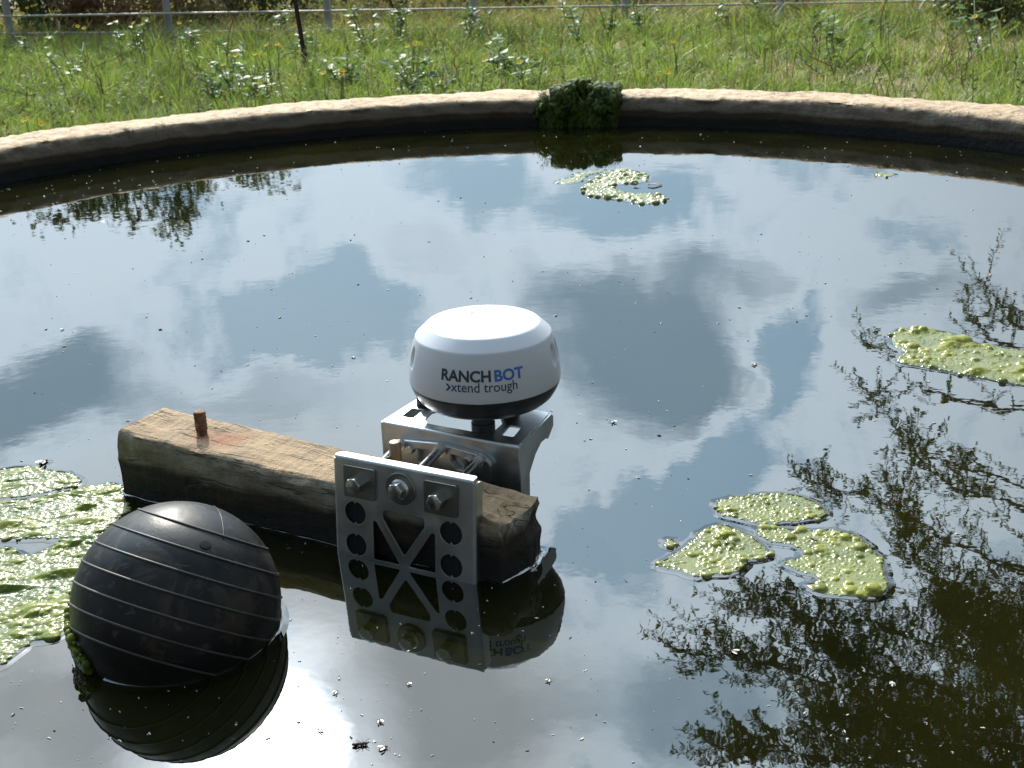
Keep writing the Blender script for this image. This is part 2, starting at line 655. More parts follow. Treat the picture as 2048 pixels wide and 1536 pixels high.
def m_leaf(name, dark, light, straw=None, trans=0.45, rough=0.45, gloss=0.5):
    m, T, (node, put, math_, vdot, sstep, mixc, tnoise), out = material(name)
    a = node('ShaderNodeAttribute', attribute_name='tint')
    c = mixc(sstep(a.outputs['Fac'], 0.0, 0.8), dark, light)
    if straw:
        c = mixc(sstep(a.outputs['Fac'], 0.86, 0.97), c, straw)
    p = principled(node, put, c, rough)
    p.inputs['Specular IOR Level'].default_value = gloss
    t = node('ShaderNodeBsdfTranslucent')
    put(t.inputs[0], mixc(0.35, c, (0.22, 0.30, 0.04), 'MIX') if not straw else mixc(0.25, c, (0.22, 0.28, 0.04)))
    mx = node('ShaderNodeMixShader')
    mx.inputs[0].default_value = trans
    T.links.new(p.outputs[0], mx.inputs[1])
    T.links.new(t.outputs[0], mx.inputs[2])
    T.links.new(mx.outputs[0], out.inputs[0])
    return m


def m_ground():
    m, T, (node, put, math_, vdot, sstep, mixc, tnoise), out = material('red_soil')
    co = node('ShaderNodeTexCoord').outputs['Object']
    f = tnoise(co, 0.9, 6, 0.6)
    f2 = tnoise(co, 12, 6, 0.65)
    c = mixc(sstep(f, 0.35, 0.62), (0.27, 0.15, 0.085), (0.16, 0.15, 0.06))
    c = mixc(math_('MULTIPLY', sstep(f2, 0.5, 0.7), 0.6), c, (0.25, 0.18, 0.10))
    p = principled(node, put, c, 0.95)
    put(p.inputs['Normal'], bump(node, put, f2, 0.8, 0.03))
    T.links.new(p.outputs[0], out.inputs[0])
    return m


M_WATER = m_water()
M_WALL = m_wall()
M_STEEL = m_steel('brushed_stainless', (0.60, 0.615, 0.62), 0.36)
M_STEEL2 = m_steel('bolt_stainless', (0.62, 0.62, 0.61), 0.22, (3, 3, 3))
M_GALV = m_steel('dull_washer', (0.27, 0.27, 0.235), 0.36, (3, 3, 3))
M_RUST = m_rust()
M_RUBBER = m_rubber()
M_RIB = simple('dusty_rib_rubber', (0.040, 0.037, 0.031), 0.5, 0.35, 40)
M_WHITE = simple('white_plastic', (0.58, 0.60, 0.645), 0.34, 0.015, 8, 0.0002, 300)
M_BLACK = simple('dark_plastic', (0.020, 0.023, 0.027), 0.38, 0.2, 20, 0.0003, 400)
M_GROM = simple('blue_black_plastic', (0.003, 0.0035, 0.007), 0.7)
M_INK = simple('dark_print', (0.022, 0.035, 0.05), 0.45)
M_INKB = simple('blue_print', (0.035, 0.13, 0.45), 0.45)
M_NAVY = simple('navy_print', (0.018, 0.022, 0.09), 0.45)
M_ALGAE = m_algae('yellow_green_algae', (0.11, 0.12, 0.016), (0.24, 0.245, 0.032), (0.34, 0.325, 0.09), (0.165, 0.185, 0.085), 0.2)
M_ALGAE2 = m_algae('green_algae', (0.065, 0.105, 0.014), (0.19, 0.21, 0.035), (0.33, 0.30, 0.09), (0.11, 0.14, 0.075), 0.27, 22, 1.25)
M_ALGAE3 = m_algae('pale_algae', (0.17, 0.18, 0.04), (0.25, 0.26, 0.07), (0.34, 0.33, 0.14), (0.15, 0.18, 0.10), 0.3)
M_MOSS = m_leaf('dark_moss', (0.010, 0.028, 0.005), (0.085, 0.125, 0.012), None, 0.2, 0.7, 0.3)
M_GRASS = m_leaf('grass_blades', (0.055, 0.11, 0.018), (0.30, 0.41, 0.065), (0.37, 0.27, 0.11), 0.45, 0.45, 0.4)
M_WEED = m_leaf('weed_leaves', (0.06, 0.12, 0.035), (0.16, 0.26, 0.085), None, 0.38, 0.48, 0.45)
M_COVER = m_leaf('low_herb_leaves', (0.06, 0.12, 0.025), (0.18, 0.27, 0.055), None, 0.45, 0.62, 0.2)
M_PETAL = m_leaf('yellow_petals', (0.85, 0.52, 0.006), (0.92, 0.68, 0.008), None, 0.45, 0.6, 0.2)
M_YCENT = simple('yellow_flower_center', (0.75, 0.36, 0.008), 0.7, 0.2, 100)
M_STALK = simple('dry_stalk', (0.16, 0.10, 0.06), 0.8, 0.3, 30)
M_CROWN = m_leaf('tree_leaves', (0.035, 0.055, 0.018), (0.085, 0.11, 0.035), None, 0.3, 0.5)
M_BARK = simple('grey_bark', (0.13, 0.10, 0.075), 0.9, 0.4, 12, 0.01, 30)
M_GPAINT = simple('faded_grey_paint', (0.29, 0.30, 0.31), 0.6, 0.15, 6)
M_PIPE = simple('pale_pipe', (0.42, 0.40, 0.35), 0.45, 0.2, 3)
M_BUG = simple('insect_body', (0.045, 0.025, 0.015), 0.4, 0.4, 200)
M_REDBUG = simple('red_insect_body', (0.30, 0.04, 0.02), 0.4)
M_WING = simple('pale_wing', (0.55, 0.52, 0.46), 0.35)
M_SPECK = simple('pale_specks', (0.62, 0.60, 0.54), 0.5)
M_SPECKD = simple('dark_specks', (0.05, 0.04, 0.03), 0.6)
M_DRYLEAF = simple('dry_leaf', (0.48, 0.24, 0.13), 0.5, 0.3, 80)

# ------------------------------------------------------------------ setting: ground, water, tank
TC = np.array([-0.0314, 2.8926])
TR_, TH, TT = 2.0864, 0.117, 0.28
GZ = -0.45


def tank_y(y):
    return TC[1] + (y - TC[1]) * (1.0 if y > TC[1] else 1.16)


def gheight(x, y):
    r = math.hypot(x - TC[0], y - TC[1])
    k = min(1, max(0, (r - 2.6) / 3))
    return GZ + k * 0.10 * (mnoise.noise(Vector((x * 0.16, y * 0.16, 3.1))) + 0.3 * mnoise.noise(Vector((x * 0.6, y * 0.6, 7))))


mb = MB()
rad = [0, 1.5, 2.4] + [2.6 + 0.45 * k for k in range(50)] + [30, 40, 60, 100, 200, 400, 800]
seg = 96
gv, gf = [], []
for r in rad:
    for k in range(seg):
        x, y = TC[0] + r * math.cos(2 * math.pi * k / seg), TC[1] + r * math.sin(2 * math.pi * k / seg)
        gv.append((x, y, gheight(x, y)))
for i in range(len(rad) - 1):
    for k in range(seg):
        k2 = (k + 1) % seg
        if i == 0:
            gf.append((k, seg + k, seg + k2))
        else:
            gf.append((i * seg + k, (i + 1) * seg + k, (i + 1) * seg + k2, i * seg + k2))
mb.add(gv, gf)
tag(mb.build('ground', m_ground()), kind='structure')

mb = MB()
seg = 256
wv = [(TC[0], TC[1], 0)] + [(TC[0] + (TR_ + 0.02) * math.cos(2 * math.pi * k / seg), tank_y(TC[1] + (TR_ + 0.02) * math.sin(2 * math.pi * k / seg)), 0) for k in range(seg)]
mb.add(wv, [(0, 1 + k, 1 + (k + 1) % seg) for k in range(seg)])
tag(mb.build('water', M_WATER), kind='structure')

# tank wall: a ring with a rounded, chipped coping
prof = [(0.0, -0.40), (0.0, -0.05), (0.0, 0.0), (0.0, 0.03), (0.0, 0.06), (0.001, 0.085), (0.003, 0.100), (0.008, 0.110), (0.018, 0.116), (0.04, 0.119),
        (0.08, 0.120), (0.13, 0.121), (0.18, 0.121), (0.22, 0.120), (0.255, 0.117), (0.272, 0.110), (0.281, 0.096), (0.284, 0.05), (0.286, -0.2), (0.288, -0.62)]
seg = 1500
wv, wf = [], []
for r, z in prof:
    for k in range(seg):
        a = 2 * math.pi * k / seg
        c, s = math.cos(a), math.sin(a)
        p = Vector((c * 3.5, s * 3.5, z * 6 + r * 6))
        n1 = mnoise.noise(p * 1.6)
        n2 = mnoise.noise(p * 7.0)
        n3 = mnoise.noise(p * 26.0)
        e = 1.0 if 0.07 < z else 0.35
        dr = (0.009 * n1 + 0.013 * n2 + 0.006 * n3) * e
        dz = (0.006 * n1 + 0.007 * n2 + 0.0035 * n3) if z > 0.09 else 0
        wv.append((TC[0] + (TR_ + r + dr) * c, tank_y(TC[1] + (TR_ + r + dr) * s), z + dz - 0.002))
for i in range(len(prof) - 1):
    for k in range(seg):
        k2 = (k + 1) % seg
        wf.append((i * seg + k, i * seg + k2, (i + 1) * seg + k2, (i + 1) * seg + k))
mb = MB()
mb.add(wv, wf)
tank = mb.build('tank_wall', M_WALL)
tag(tank, 'round tan cement tank wall with a rough sunlit rim holding the dark water', 'tank')

# ------------------------------------------------------------------ beam
bex = Vector((0.8802, -0.4746, 0)).normalized()
bey = Vector((-bex.y, bex.x, 0))
bO = Vector((-0.571, 1.588, 0))
BMX = frame(bO, bex, bey, Vector((0, 0, 1)))
BL_, BD = 0.632, 0.100
mb = MB()
NX, NY, NZ = 150, 26, 26


def beam_point(a, b, c):
    """a along 0..1, b across 0..1, c up 0..1"""
    x = a * BL_
    y = b * BD
    ztop = 0.103 - 0.021 * a
    z = -0.07 + (ztop + 0.07) * c
    # uneven sawn body
    p = Vector((x * 9, y * 9, z * 9))
    n = mnoise.noise(p)
    n2 = mnoise.noise(p * 3.3 + Vector((5, 1, 2)))
    n3 = mnoise.noise(p * 11 + Vector((2, 9, 2)))
    ry = (b - 0.5) * 2
    rz = (c - 0.5) * 2
    # rounded, chipped arrises
    k = max(0, abs(ry) - 0.88) * max(0, rz - 0.88) * 69
    z -= k * max(0, 0.003 + 0.007 * n2)
    y -= math.copysign(k * max(0, 0.003 + 0.007 * n), ry)
    if a < 0.03:
        x += (0.03 - a) / 0.03 * max(0, rz - 0.7) * 0.02
    # right end is broken off at a slant
    if a > 0.86:
        t = (a - 0.86) / 0.14
        x -= t * t * (0.016 * max(0, 0.5 - b) + 0.008 * abs(n2) + 0.014 * max(0, b - 0.7))
        z -= t * max(0, rz) * 0.004 * (1 + n)
    if a > 0.8:
        t = (a - 0.8) / 0.2
        z += t * max(0, rz) ** 5 * (0.005 * n2 + 0.002 * n3) * (1 if ry < 0.5 else 0.5)
        y += t * (0.006 * n2 + 0.003 * n3) * max(0, -ry) ** 4
    x += (0.007 * n + 0.004 * n2 + 0.0015 * n3) * (1 if a < 0.02 or a > 0.98 else 0)
    y += math.copysign(0.004 * n + 0.0025 * n2 + 0.001 * n3, ry) * abs(ry) ** 6
    z += (0.0035 * n + 0.0022 * n2 + 0.0009 * n3) * (abs(rz) ** 6 if rz > 0 else 0)
    # shallow scoop along the front upper edge
    if ry < 0 and rz > 0 and 0.25 < a < 0.62:
        q = math.sin((a - 0.25) / 0.37 * math.pi) * (-ry) ** 3 * rz ** 4
        z -= q * 0.006 * (0.7 + n2)
    return (x, y, z)


def face_grid(mb, f, nu, nv, flip=False):
    vs_ = [f(i / nu, j / nv) for j in range(nv + 1) for i in range(nu + 1)]
    fs = []
    for j in range(nv):
        for i in range(nu):
            q = (j * (nu + 1) + i, j * (nu + 1) + i + 1, (j + 1) * (nu + 1) + i + 1, (j + 1) * (nu + 1) + i)
            fs.append(q[::-1] if flip else q)
    mb.add(vs_, fs)


face_grid(mb, lambda u_, v_: beam_point(u_, v_, 1), NX, NY)
face_grid(mb, lambda u_, v_: beam_point(u_, 0, v_), NX, NZ)
face_grid(mb, lambda u_, v_: beam_point(u_, 1, v_), NX, NZ, True)
face_grid(mb, lambda u_, v_: beam_point(0, u_, v_), NY, NZ, True)
face_grid(mb, lambda u_, v_: beam_point(1, u_, v_), NY, NZ)
beam = mb.build('timber_beam', m_beam(BMX))
bm = bmesh.new()
bm.from_mesh(beam.data)
bmesh.ops.remove_doubles(bm, verts=bm.verts, dist=1e-5)
bm.to_mesh(beam.data)
bm.free()
sharpen(beam, 50)
beam.matrix_world = BMX
tag(beam, 'weathered brown timber beam with rusty bolt lying in the dark water', 'beam')


def stud(name, px, z0, h, r, mat):
    p = at(px[0], px[1], z0)
    mb = MB()
    pr_ = []
    n = int(h / 0.0018)
    for i in range(n + 1):
        zz = -0.02 + (h + 0.02) * i / n
        waist = 0.88 if 0.35 < i / n < 0.52 else 1.0
        pr_.append((r * waist * (1.0 if i % 2 else 0.93), zz))
    pr_ += [(r * 0.8, h + 0.001), (r * 0.3, h + 0.0013)]
    lathe(mb, pr_, 20, Matrix.Translation((p[0], p[1], z0)))
    o = mb.build(name, mat)
    mw = o.matrix_world.copy()
    o.parent = beam
    o.matrix_parent_inverse = BMX.inverted()
    return o


tag(stud('bolt', (405, 872), 0.094, 0.037, 0.0088, M_RUST), 'rusty threaded bolt standing up near the far end')
tag(stud('bolt', (793, 935), 0.085, 0.037, 0.0085, m_steel('worn_bolt', (0.36, 0.30, 0.22), 0.55)), 'worn tan bolt behind the clamp plate')

# ------------------------------------------------------------------ clamp plate
pu = Vector((0.88794, -0.45997, 0))
pn = Vector((0.45997, 0.88794, 0))
lean = math.radians(5.0)
pup = (pn * math.sin(lean) + Vector((0, 0, math.cos(lean)))).normalized()
pz = pu.cross(pup).normalized()                 # towards the viewer
PO = Vector((-0.2315, 1.3985, 0.1365))
PM = frame(PO, pu, pup, pz)
clamp = thing('clamp_plate', 'upright brushed steel clamp plate with cutouts bolted to the front of the beam', 'clamp plate', tuple(PO))
mm = 0.001


def keyed(cx, cy, r):
    out = []
    n = 40
    for k in range(n):
        a = 2 * math.pi * k / n - math.pi / 2
        d = abs((a + math.pi / 2 + math.pi) % (2 * math.pi) - math.pi)
        d2 = abs((a - math.pi / 2 + math.pi) % (2 * math.pi) - math.pi)
        rr = r * (0.80 if d < 0.12 or d2 < 0.12 else 1.0)
        out.append((cx + rr * math.cos(a), cy + rr * math.sin(a)))
    return out


WP = 207 * mm
loops = [rounded([(4 * mm, -4 * mm), (4 * mm, -215 * mm), (WP - 4 * mm, -215 * mm), (WP - 4 * mm, -4 * mm)], 1 * mm, 2)]
loops.append(rounded([(73 * mm, -62 * mm), (135 * mm, -62 * mm), (135 * mm, -75 * mm), (104 * mm, -121 * mm), (73 * mm, -75 * mm)], [6 * mm, 6 * mm, 7 * mm, 2.5 * mm, 7 * mm]))
for sx in (1, -1):
    mx = lambda x: (x if sx > 0 else 208 - x) * mm
    tri = [(mx(58), -80 * mm), (mx(63.5), -80 * mm), (mx(98.5), -134 * mm), (mx(58), -134 * mm)]
    loops.append(rounded(tri, [2.5 * mm, 3 * mm, 2.5 * mm, 2.5 * mm]))
for hx in (32, 172.5):
    for hy in (-75, -119, -163):
        loops.append(keyed(hx * mm, hy * mm, 16 * mm))
sheet('plate', loops, 2.5 * mm, PM, M_STEEL, clamp)


def bend(name, length, depth, M, parent, mat, r=4 * mm, t=2.5 * mm, corner=6 * mm):
    """folded edge: starts tangent to local z=0 plane at y=-r, turns and runs back along -z; spans local x 0..length"""
    outer = [(-r + r * math.sin(a), -r + r * math.cos(a)) for a in np.linspace(0, math.pi / 2, 7)]
    outer.append((0, -depth))
    inner = [(-r + (r - t) * math.sin(a), -r + (r - t) * math.cos(a)) for a in np.linspace(0, math.pi / 2, 7)]
    inner.append((-t, -depth))
    xs = [0, corner * 0.12, corner * 0.5, corner, length - corner, length - corner * 0.5, length - corner * 0.12, length]
    cut = [corner, corner * 0.52, corner * 0.13, 0, 0, corner * 0.13, corner * 0.52, corner]
    vs_, fs = [], []
    m_ = len(outer)
    for x, cu in zip(xs, cut):
        for lst in (outer, inner):
            for i, (y, z) in enumerate(lst):
                zz = z + cu if i == m_ - 1 else z
                vs_.append(tuple(M @ Vector((x, y, min(zz, -r) if i == m_ - 1 else zz))))
    S = 2 * m_
    for k in range(len(xs) - 1):
        for i in range(m_ - 1):
            fs.append((k * S + i, (k + 1) * S + i, (k + 1) * S + i + 1, k * S + i + 1))
            fs.append((k * S + m_ + i + 1, (k + 1) * S + m_ + i + 1, (k + 1) * S + m_ + i, k * S + m_ + i))
        a = m_ - 1
        fs.append((k * S + a, (k + 1) * S + a, (k + 1) * S + m_ + a, k * S + m_ + a))
        fs.append((k * S, k * S + m_, (k + 1) * S + m_, (k + 1) * S))
    for k in (0, len(xs) - 1):
        q = [k * S + i for i in range(m_)] + [k * S + m_ + i for i in range(m_ - 1, -1, -1)]
        fs.append(tuple(q if k else q[::-1]))
    mb = MB()
    mb.add(vs_, fs)
    return sharpen(mb.build(name, mat, parent), 40)


bend('top_flange', 200 * mm, 15 * mm, PM @ Matrix.Translation((3.5 * mm, 0, 0)), clamp, M_STEEL)
# side flanges: local x runs down the edge, local y outwards
RM = PM @ frame(Vector((WP, -5 * mm, 0)), Vector((0, -1, 0)), Vector((1, 0, 0)), Vector((0, 0, 1)))
bend('side_flange', 205 * mm, 18 * mm, RM, clamp, M_STEEL)
LM = PM @ frame(Vector((0, -5 * mm, 0)), Vector((0, -1, 0)), Vector((-1, 0, 0)), Vector((0, 0, 1)))
bend('side_flange', 205 * mm, 18 * mm, LM, clamp, M_STEEL)


def hex_head(mb, M, af, h, cham=1.2 * mm):
    R = af / math.sqrt(3)
    vs_, fs = [], []
    for r, z in ((R, 0), (R, h - cham * 0.9), (R * 0.93, h - cham * 0.3), (R * 0.82, h)):
        for k in range(24):
            a = 2 * math.pi * k / 24 + 0.21
            # hexagon radius in this direction, pulled to a circle at the chamfer
            d = (a - 0.21) % (math.pi / 3) - math.pi / 6
            hx = R * math.cos(math.pi / 6) / math.cos(d)
            rr = hx if z < h - cham else min(hx, r)
            vs_.append(tuple(M @ Vector((rr * math.cos(a), rr * math.sin(a), z))))
    for i in range(3):
        for k in range(24):
            k2 = (k + 1) % 24
            fs.append((i * 24 + k, i * 24 + k2, (i + 1) * 24 + k2, (i + 1) * 24 + k))
    fs.append(tuple(range(23, -1, -1)))
    fs.append(tuple(72 + k for k in range(24)))
    mb.add(vs_, fs)


for cx in (41.5, 159.5):
    w = sheet('square_washer', [rounded([((cx - 22.5) * mm, -10.5 * mm), ((cx - 22.5) * mm, -51.5 * mm), ((cx + 22.5) * mm, -51.5 * mm), ((cx + 22.5) * mm, -10.5 * mm)], 2.5 * mm)],
              4 * mm, PM @ Matrix.Translation((0, 0, 4.2 * mm)), M_GALV, clamp, 0.8 * mm)
    mb = MB()
    hex_head(mb, PM @ Matrix.Translation((cx * mm, -31 * mm, 4.3 * mm)), 19 * mm, 15 * mm)
    sharpen(mb.build('bolt_head', M_STEEL2, clamp), 25)
mb = MB()
lathe(mb, [(21.3 * mm, 0.2 * mm), (21.3 * mm, 2.6 * mm), (20.4 * mm, 3.3 * mm), (7 * mm, 3.4 * mm)], 48, PM @ Matrix.Translation((102 * mm, -28.5 * mm, 0)))
sharpen(mb.build('round_washer', M_GALV, clamp), 30)
mb = MB()
PMc = PM @ Matrix.Translation((102 * mm, -28.5 * mm, 3.5 * mm))
lathe(mb, [(13.2 * mm, 0), (13.2 * mm, 1.2 * mm), (11.0 * mm, 3.0 * mm)], 36, PMc)
hex_head(mb, PMc @ Matrix.Translation((0, 0, 2 * mm)), 19 * mm, 11 * mm)
sharpen(mb.build('flange_bolt_head', M_STEEL2, clamp), 25)
for hx in (32, 172.5):
    for hy in (-75, -119):
        mb = MB()
        Mg = PM @ Matrix.Translation((hx * mm, hy * mm, 0))
        for s in (1, -1):
            arc = [(0.15 * mm * s, -17.0 * mm)] + [(s * 17 * mm * math.sin(a), -17 * mm * math.cos(a)) for a in np.linspace(0.02, math.pi - 0.02, 18)] + [(0.15 * mm * s, 17.0 * mm)]
            n = len(arc)
            vs_ = [tuple(Mg @ Vector((x, y, z))) for z in (-4 * mm, -7 * mm) for x, y in arc]
            fs = [tuple(range(n)), tuple(range(2 * n - 1, n - 1, -1))] + [(i, (i + 1) % n, n + (i + 1) % n, n + i) for i in range(n)]
            mb.add(vs_, fs)
        mb.build('grommet', M_GROM, clamp, False)

# ------------------------------------------------------------------ rear bracket
bu = Vector((0.8784, -0.4780, 0)).normalized()
bn = Vector((-bu.y, bu.x, 0))
BO = Vector((-0.1823, 1.5467, 0.118))
BM_ = frame(BO, bu, bn, Vector((0, 0, 1)))           # x along, y back, z up
BW = 213 * mm
bracket = thing('support_bracket', 'folded steel bracket with slotted top plate behind the beam carrying the white dome', 'bracket', tuple(BO))
P2 = lambda pts: [(x * mm, y * mm) for x, y in pts]
top_loops = [P2([(0, 4), (BW / mm, 4), (BW / mm - 14, 122), (3, 122)]),
             rounded(P2([(14, 27), (33, 27), (30, 60), (11, 60)]), 4 * mm),
             rounded(P2([(175, 24), (194, 24), (188, 60), (169, 60)]), 4 * mm),
             rounded(P2([(62, 19), (148, 19), (160, 34), (158, 60), (132, 96), (78, 96), (45, 58), (50, 30)]), 7 * mm)]
top_loops = [rounded(top_loops[0], [1 * mm, 1 * mm, 8 * mm, 8 * mm])] + top_loops[1:]
sheet('top_plate', top_loops, 3 * mm, BM_, M_STEEL, bracket)
# bent front edge and front face
FM = frame(BO, bu, Vector((0, 0, 1)), -bn)
loops = [P2([(0, -4), (0, -150), (BW / mm, -150), (BW / mm, -4)])]
sheet('front_face', loops, 3 * mm, FM, M_STEEL, bracket)
mb = MB()
arc = [(-4 * mm + 4 * mm * math.sin(a), -4 * mm + 4 * mm * math.cos(a)) for a in np.linspace(0, math.pi / 2, 8)]
vs_, fs = [], []
for x in (0, BW):
    for (zz, yy) in arc:
        vs_.append(tuple(BM_ @ Vector((x, -yy, zz))))
for i in range(7):
    fs.append((i, 8 + i, 9 + i, i + 1))
mb.add(vs_, fs)
mb.build('bend', M_STEEL, bracket)
# side flange with its stepped outline
for sx, x0 in ((1, BW), (-1, -3 * mm)):
    sb = (bn - bu * 0.10).normalized() if sx > 0 else bn
    SM = frame(BM_ @ Vector((x0 + 3 * mm, 0, 0)), sb, Vector((0, 0, 1)), sb.cross(Vector((0, 0, 1))))
    pts = P2([(0, -1), (120, -1), (126, -6), (126, -20), (104, -32), (100, -28), (78, -26), (56, -34), (32, -52), (28, -150), (0, -150)])
    sheet('side_flange', [rounded(pts, [3 * mm, 4 * mm, 3 * mm, 3 * mm, 3 * mm, 2 * mm, 3 * mm, 8 * mm, 8 * mm, 1 * mm, 1 * mm], 3)], 3 * mm, SM, M_STEEL, bracket)
# pressed boss on the front face with two windows
bz0 = -118
bp = P2([(26, 88 + bz0), (35, 97 + bz0), (100, 103 + bz0), (161, 97 + bz0), (174, 88 + bz0), (170, 60 + bz0), (30, 60 + bz0)])
bl = [rounded(bp, [7 * mm, 7 * mm, 10 * mm, 10 * mm, 8 * mm, 4 * mm, 4 * mm], 4)]
bl.append(rounded(P2([(60, 92 + bz0), (82, 94 + bz0), (82, 78 + bz0), (74, 70 + bz0), (60, 70 + bz0)]), 3 * mm))
bl.append(rounded(P2([(113, 94 + bz0), (134, 91 + bz0), (134, 70 + bz0), (122, 70 + bz0), (113, 80 + bz0)]), 3 * mm))
sheet('boss', bl, 9 * mm, FM @ Matrix.Translation((0, 0, 9 * mm)), M_STEEL, bracket, 2.2 * mm)
for cx, cz_ in ((50, 89), (141, 88)):
    mb = MB()
    hex_head(mb, FM @ Matrix.Translation((cx * mm, (cz_ + bz0) * mm, 8.8 * mm)), 11 * mm, 6 * mm)
    sharpen(mb.build('bolt_head', M_STEEL2, bracket), 25)
# three rods tie the clamp plate to the bracket
for px_, py_, bx_, bz_, r in ((41.5, -31, 33.5, 94, 5.2), (102, -28.5, 98.5, 97, 6.4), (159.5, -31, 160, 93, 5.2)):
    mb = MB()
    a = PM @ Vector((px_ * mm, py_ * mm, -4 * mm))
    b = FM @ Vector((bx_ * mm, (bz_ + bz0) * mm, 6 * mm))
    tube(mb, [a, a.lerp(b, 0.5), b], r * mm, 24)
    d = (a - b).normalized()
    tube(mb, [b + d * 0.012, b + d * 0.003], (r + 2.6) * mm, 24)
    sharpen(mb.build('rod', M_STEEL2, clamp), 40)

# ------------------------------------------------------------------ white dome unit
DC = Vector((-0.0368, 1.565, 0.0))
dome = thing('water_monitor', 'white plastic sensor dome with dark base and printed brand lettering on the bracket', 'sensor dome', (DC.x, DC.y, 0.118))
cprof = [(0.1050, 0.1725), (0.1053, 0.178), (0.1049, 0.187), (0.1037, 0.198), (0.1017, 0.210), (0.0990, 0.222), (0.0961, 0.232), (0.0943, 0.2372)]
cfacet = [(0.0936, 0.2386), (0.0926, 0.2396), (0.0800, 0.2516), (0.0788, 0.2526)]
ccap = [(0.0775, 0.2534), (0.070, 0.2556), (0.060, 0.2584), (0.045, 0.2616), (0.030, 0.2636), (0.0165, 0.2645), (0.0150, 0.2640), (0.0080, 0.2641), (0.0006, 0.2642)]


def refine(pf, n):
    out = []
    for (a, b), (c, d) in zip(pf[:-1], pf[1:]):
        for k in range(n):
            out.append((a + (c - a) * k / n, b + (d - b) * k / n))
    out.append(pf[-1])
    return out


def smooth_profile(pf, n=4):
    """Catmull-Rom through the profile points"""
    P_ = [np.array(p) for p in pf]
    out = []
    for i in range(len(P_) - 1):
        p0, p1, p2, p3 = P_[max(i - 1, 0)], P_[i], P_[i + 1], P_[min(i + 2, len(P_) - 1)]
        for k in range(n):
            t = k / n
            out.append(tuple(0.5 * ((2 * p1) + (-p0 + p2) * t + (2 * p0 - 5 * p1 + 4 * p2 - p3) * t * t + (-p0 + 3 * p1 - 3 * p2 + p3) * t ** 3)))
    out.append(pf[-1])
    return out


cp = smooth_profile(cprof, 4) + cfacet + smooth_profile(ccap, 3)
mb = MB()
lathe(mb, cp, 224, Matrix.Translation(DC), cap0=False)
cover = mb.build('cover', M_WHITE, dome)

# three pressed finger dimples on the flanks
view = math.atan2(-DC.y, -DC.x)
for da in (-1.33, 1.20, 1.44):
    ctr = Vector((DC.x + 0.0985 * math.cos(view + da), DC.y + 0.0985 * math.sin(view + da), 0.213))
    nrm = Vector((math.cos(view + da), math.sin(view + da), 0.2)).normalized()
    for v in cover.data.vertices:
        d = v.co - ctr
        hh = math.hypot((d - nrm * d.dot(nrm)).to_2d().length / 0.009, d.z / 0.0165)
        if hh < 1 and d.length < 0.03:
            v.co -= nrm * 0.0042 * min(1, (1 - hh) * 3.2)
cover.data.update()
bprof = [(0.060, 0.1395), (0.080, 0.1405), (0.086, 0.1425), (0.0945, 0.1500), (0.1000, 0.1590), (0.1030, 0.1660), (0.1040, 0.1690), (0.1032, 0.1697), (0.1032, 0.1710), (0.1047, 0.1714), (0.1049, 0.1722)]
mb = MB()
lathe(mb, bprof, 160, Matrix.Translation(DC), cap1=True)
sharpen(mb.build('base_ring', M_BLACK, dome), 40)
for fx, fy, fr in ((137, 43, 16.5), (22, 76, 12), (150, 100, 12), (70, 108, 12)):
    p = BM_ @ Vector((fx * mm, fy * mm, 0))
    mb = MB()
    lathe(mb, [(fr * mm, -0.006 if fr > 16 else 0.0005), (fr * mm, 0.006), (fr * 0.92 * mm, 0.007), (fr * 0.92 * mm, 0.029)], 32, Matrix.Translation((p.x, p.y, 0.118)))
    sharpen(mb.build('foot', M_BLACK, dome), 40)


def prof_r(z):
    for (r0, z0), (r1, z1) in zip(cp[:-1], cp[1:]):
        if z0 <= z <= z1:
            return r0 + (r1 - r0) * (z - z0) / max(1e-9, z1 - z0)
    return cp[0][0]


def on_dome(ang, z, off):
    """a point on the cover; ang measured from the side that faces the viewer, to the right positive"""
    r = prof_r(z) + off
    a = view + ang
    return Vector((DC.x + r * math.cos(a), DC.y + r * math.sin(a), z))


def lettering(text, name, mat, width, ang0, z0, size, parent, weight=0.0):
    """flat print wrapped onto the cover, starting at angle ang0, width along the arc in metres; returns the end angle"""
    cu = bpy.data.curves.new('letters', 'FONT')
    cu.body = text
    cu.size = 1.0
    cu.offset = weight
    cu.resolution_u = 4
    o = bpy.data.objects.new('letters', cu)
    COL.objects.link(o)
    me = bpy.data.meshes.new_from_object(o.evaluated_get(bpy.context.evaluated_depsgraph_get()))
    bpy.data.objects.remove(o)
    bpy.data.curves.remove(cu)
    bm = bmesh.new()
    bm.from_mesh(me)
    for _ in range(2):
        bmesh.ops.subdivide_edges(bm, edges=[e for e in bm.edges if e.calc_length() > 0.18], cuts=1)
    xs = [v.co.x for v in bm.verts]
    x0, x1 = min(xs), max(xs)
    k = width / (x1 - x0)
    for v in bm.verts:
        z = z0 + v.co.y * size
        v.co = on_dome(ang0 + (v.co.x - x0) * k / 0.1045, z, 0.00035)
    bmesh.ops.recalc_face_normals(bm, faces=bm.faces)
    bm.to_mesh(me)
    bm.free()
    me.materials.clear()
    me.name = name
    return link(name, me, mat, parent, False)


def solve_dome(x, y):
    """angle and height of the point of the cover seen at a pixel"""
    d = Vector(ray(x, y)).normalized()
    o = Vector((0, 0, CAM_H))
    lo = 1.2
    for i in range(4000):
        p = o + d * (lo + i * 0.0001)
        if p.z < 0.2385 and math.hypot(p.x - DC.x, p.y - DC.y) < prof_r(max(p.z, 0.1726)):
            break
    a = math.atan2(p.y - DC.y, p.x - DC.x) - view
    return (a + math.pi) % (2 * math.pi) - math.pi, p.z


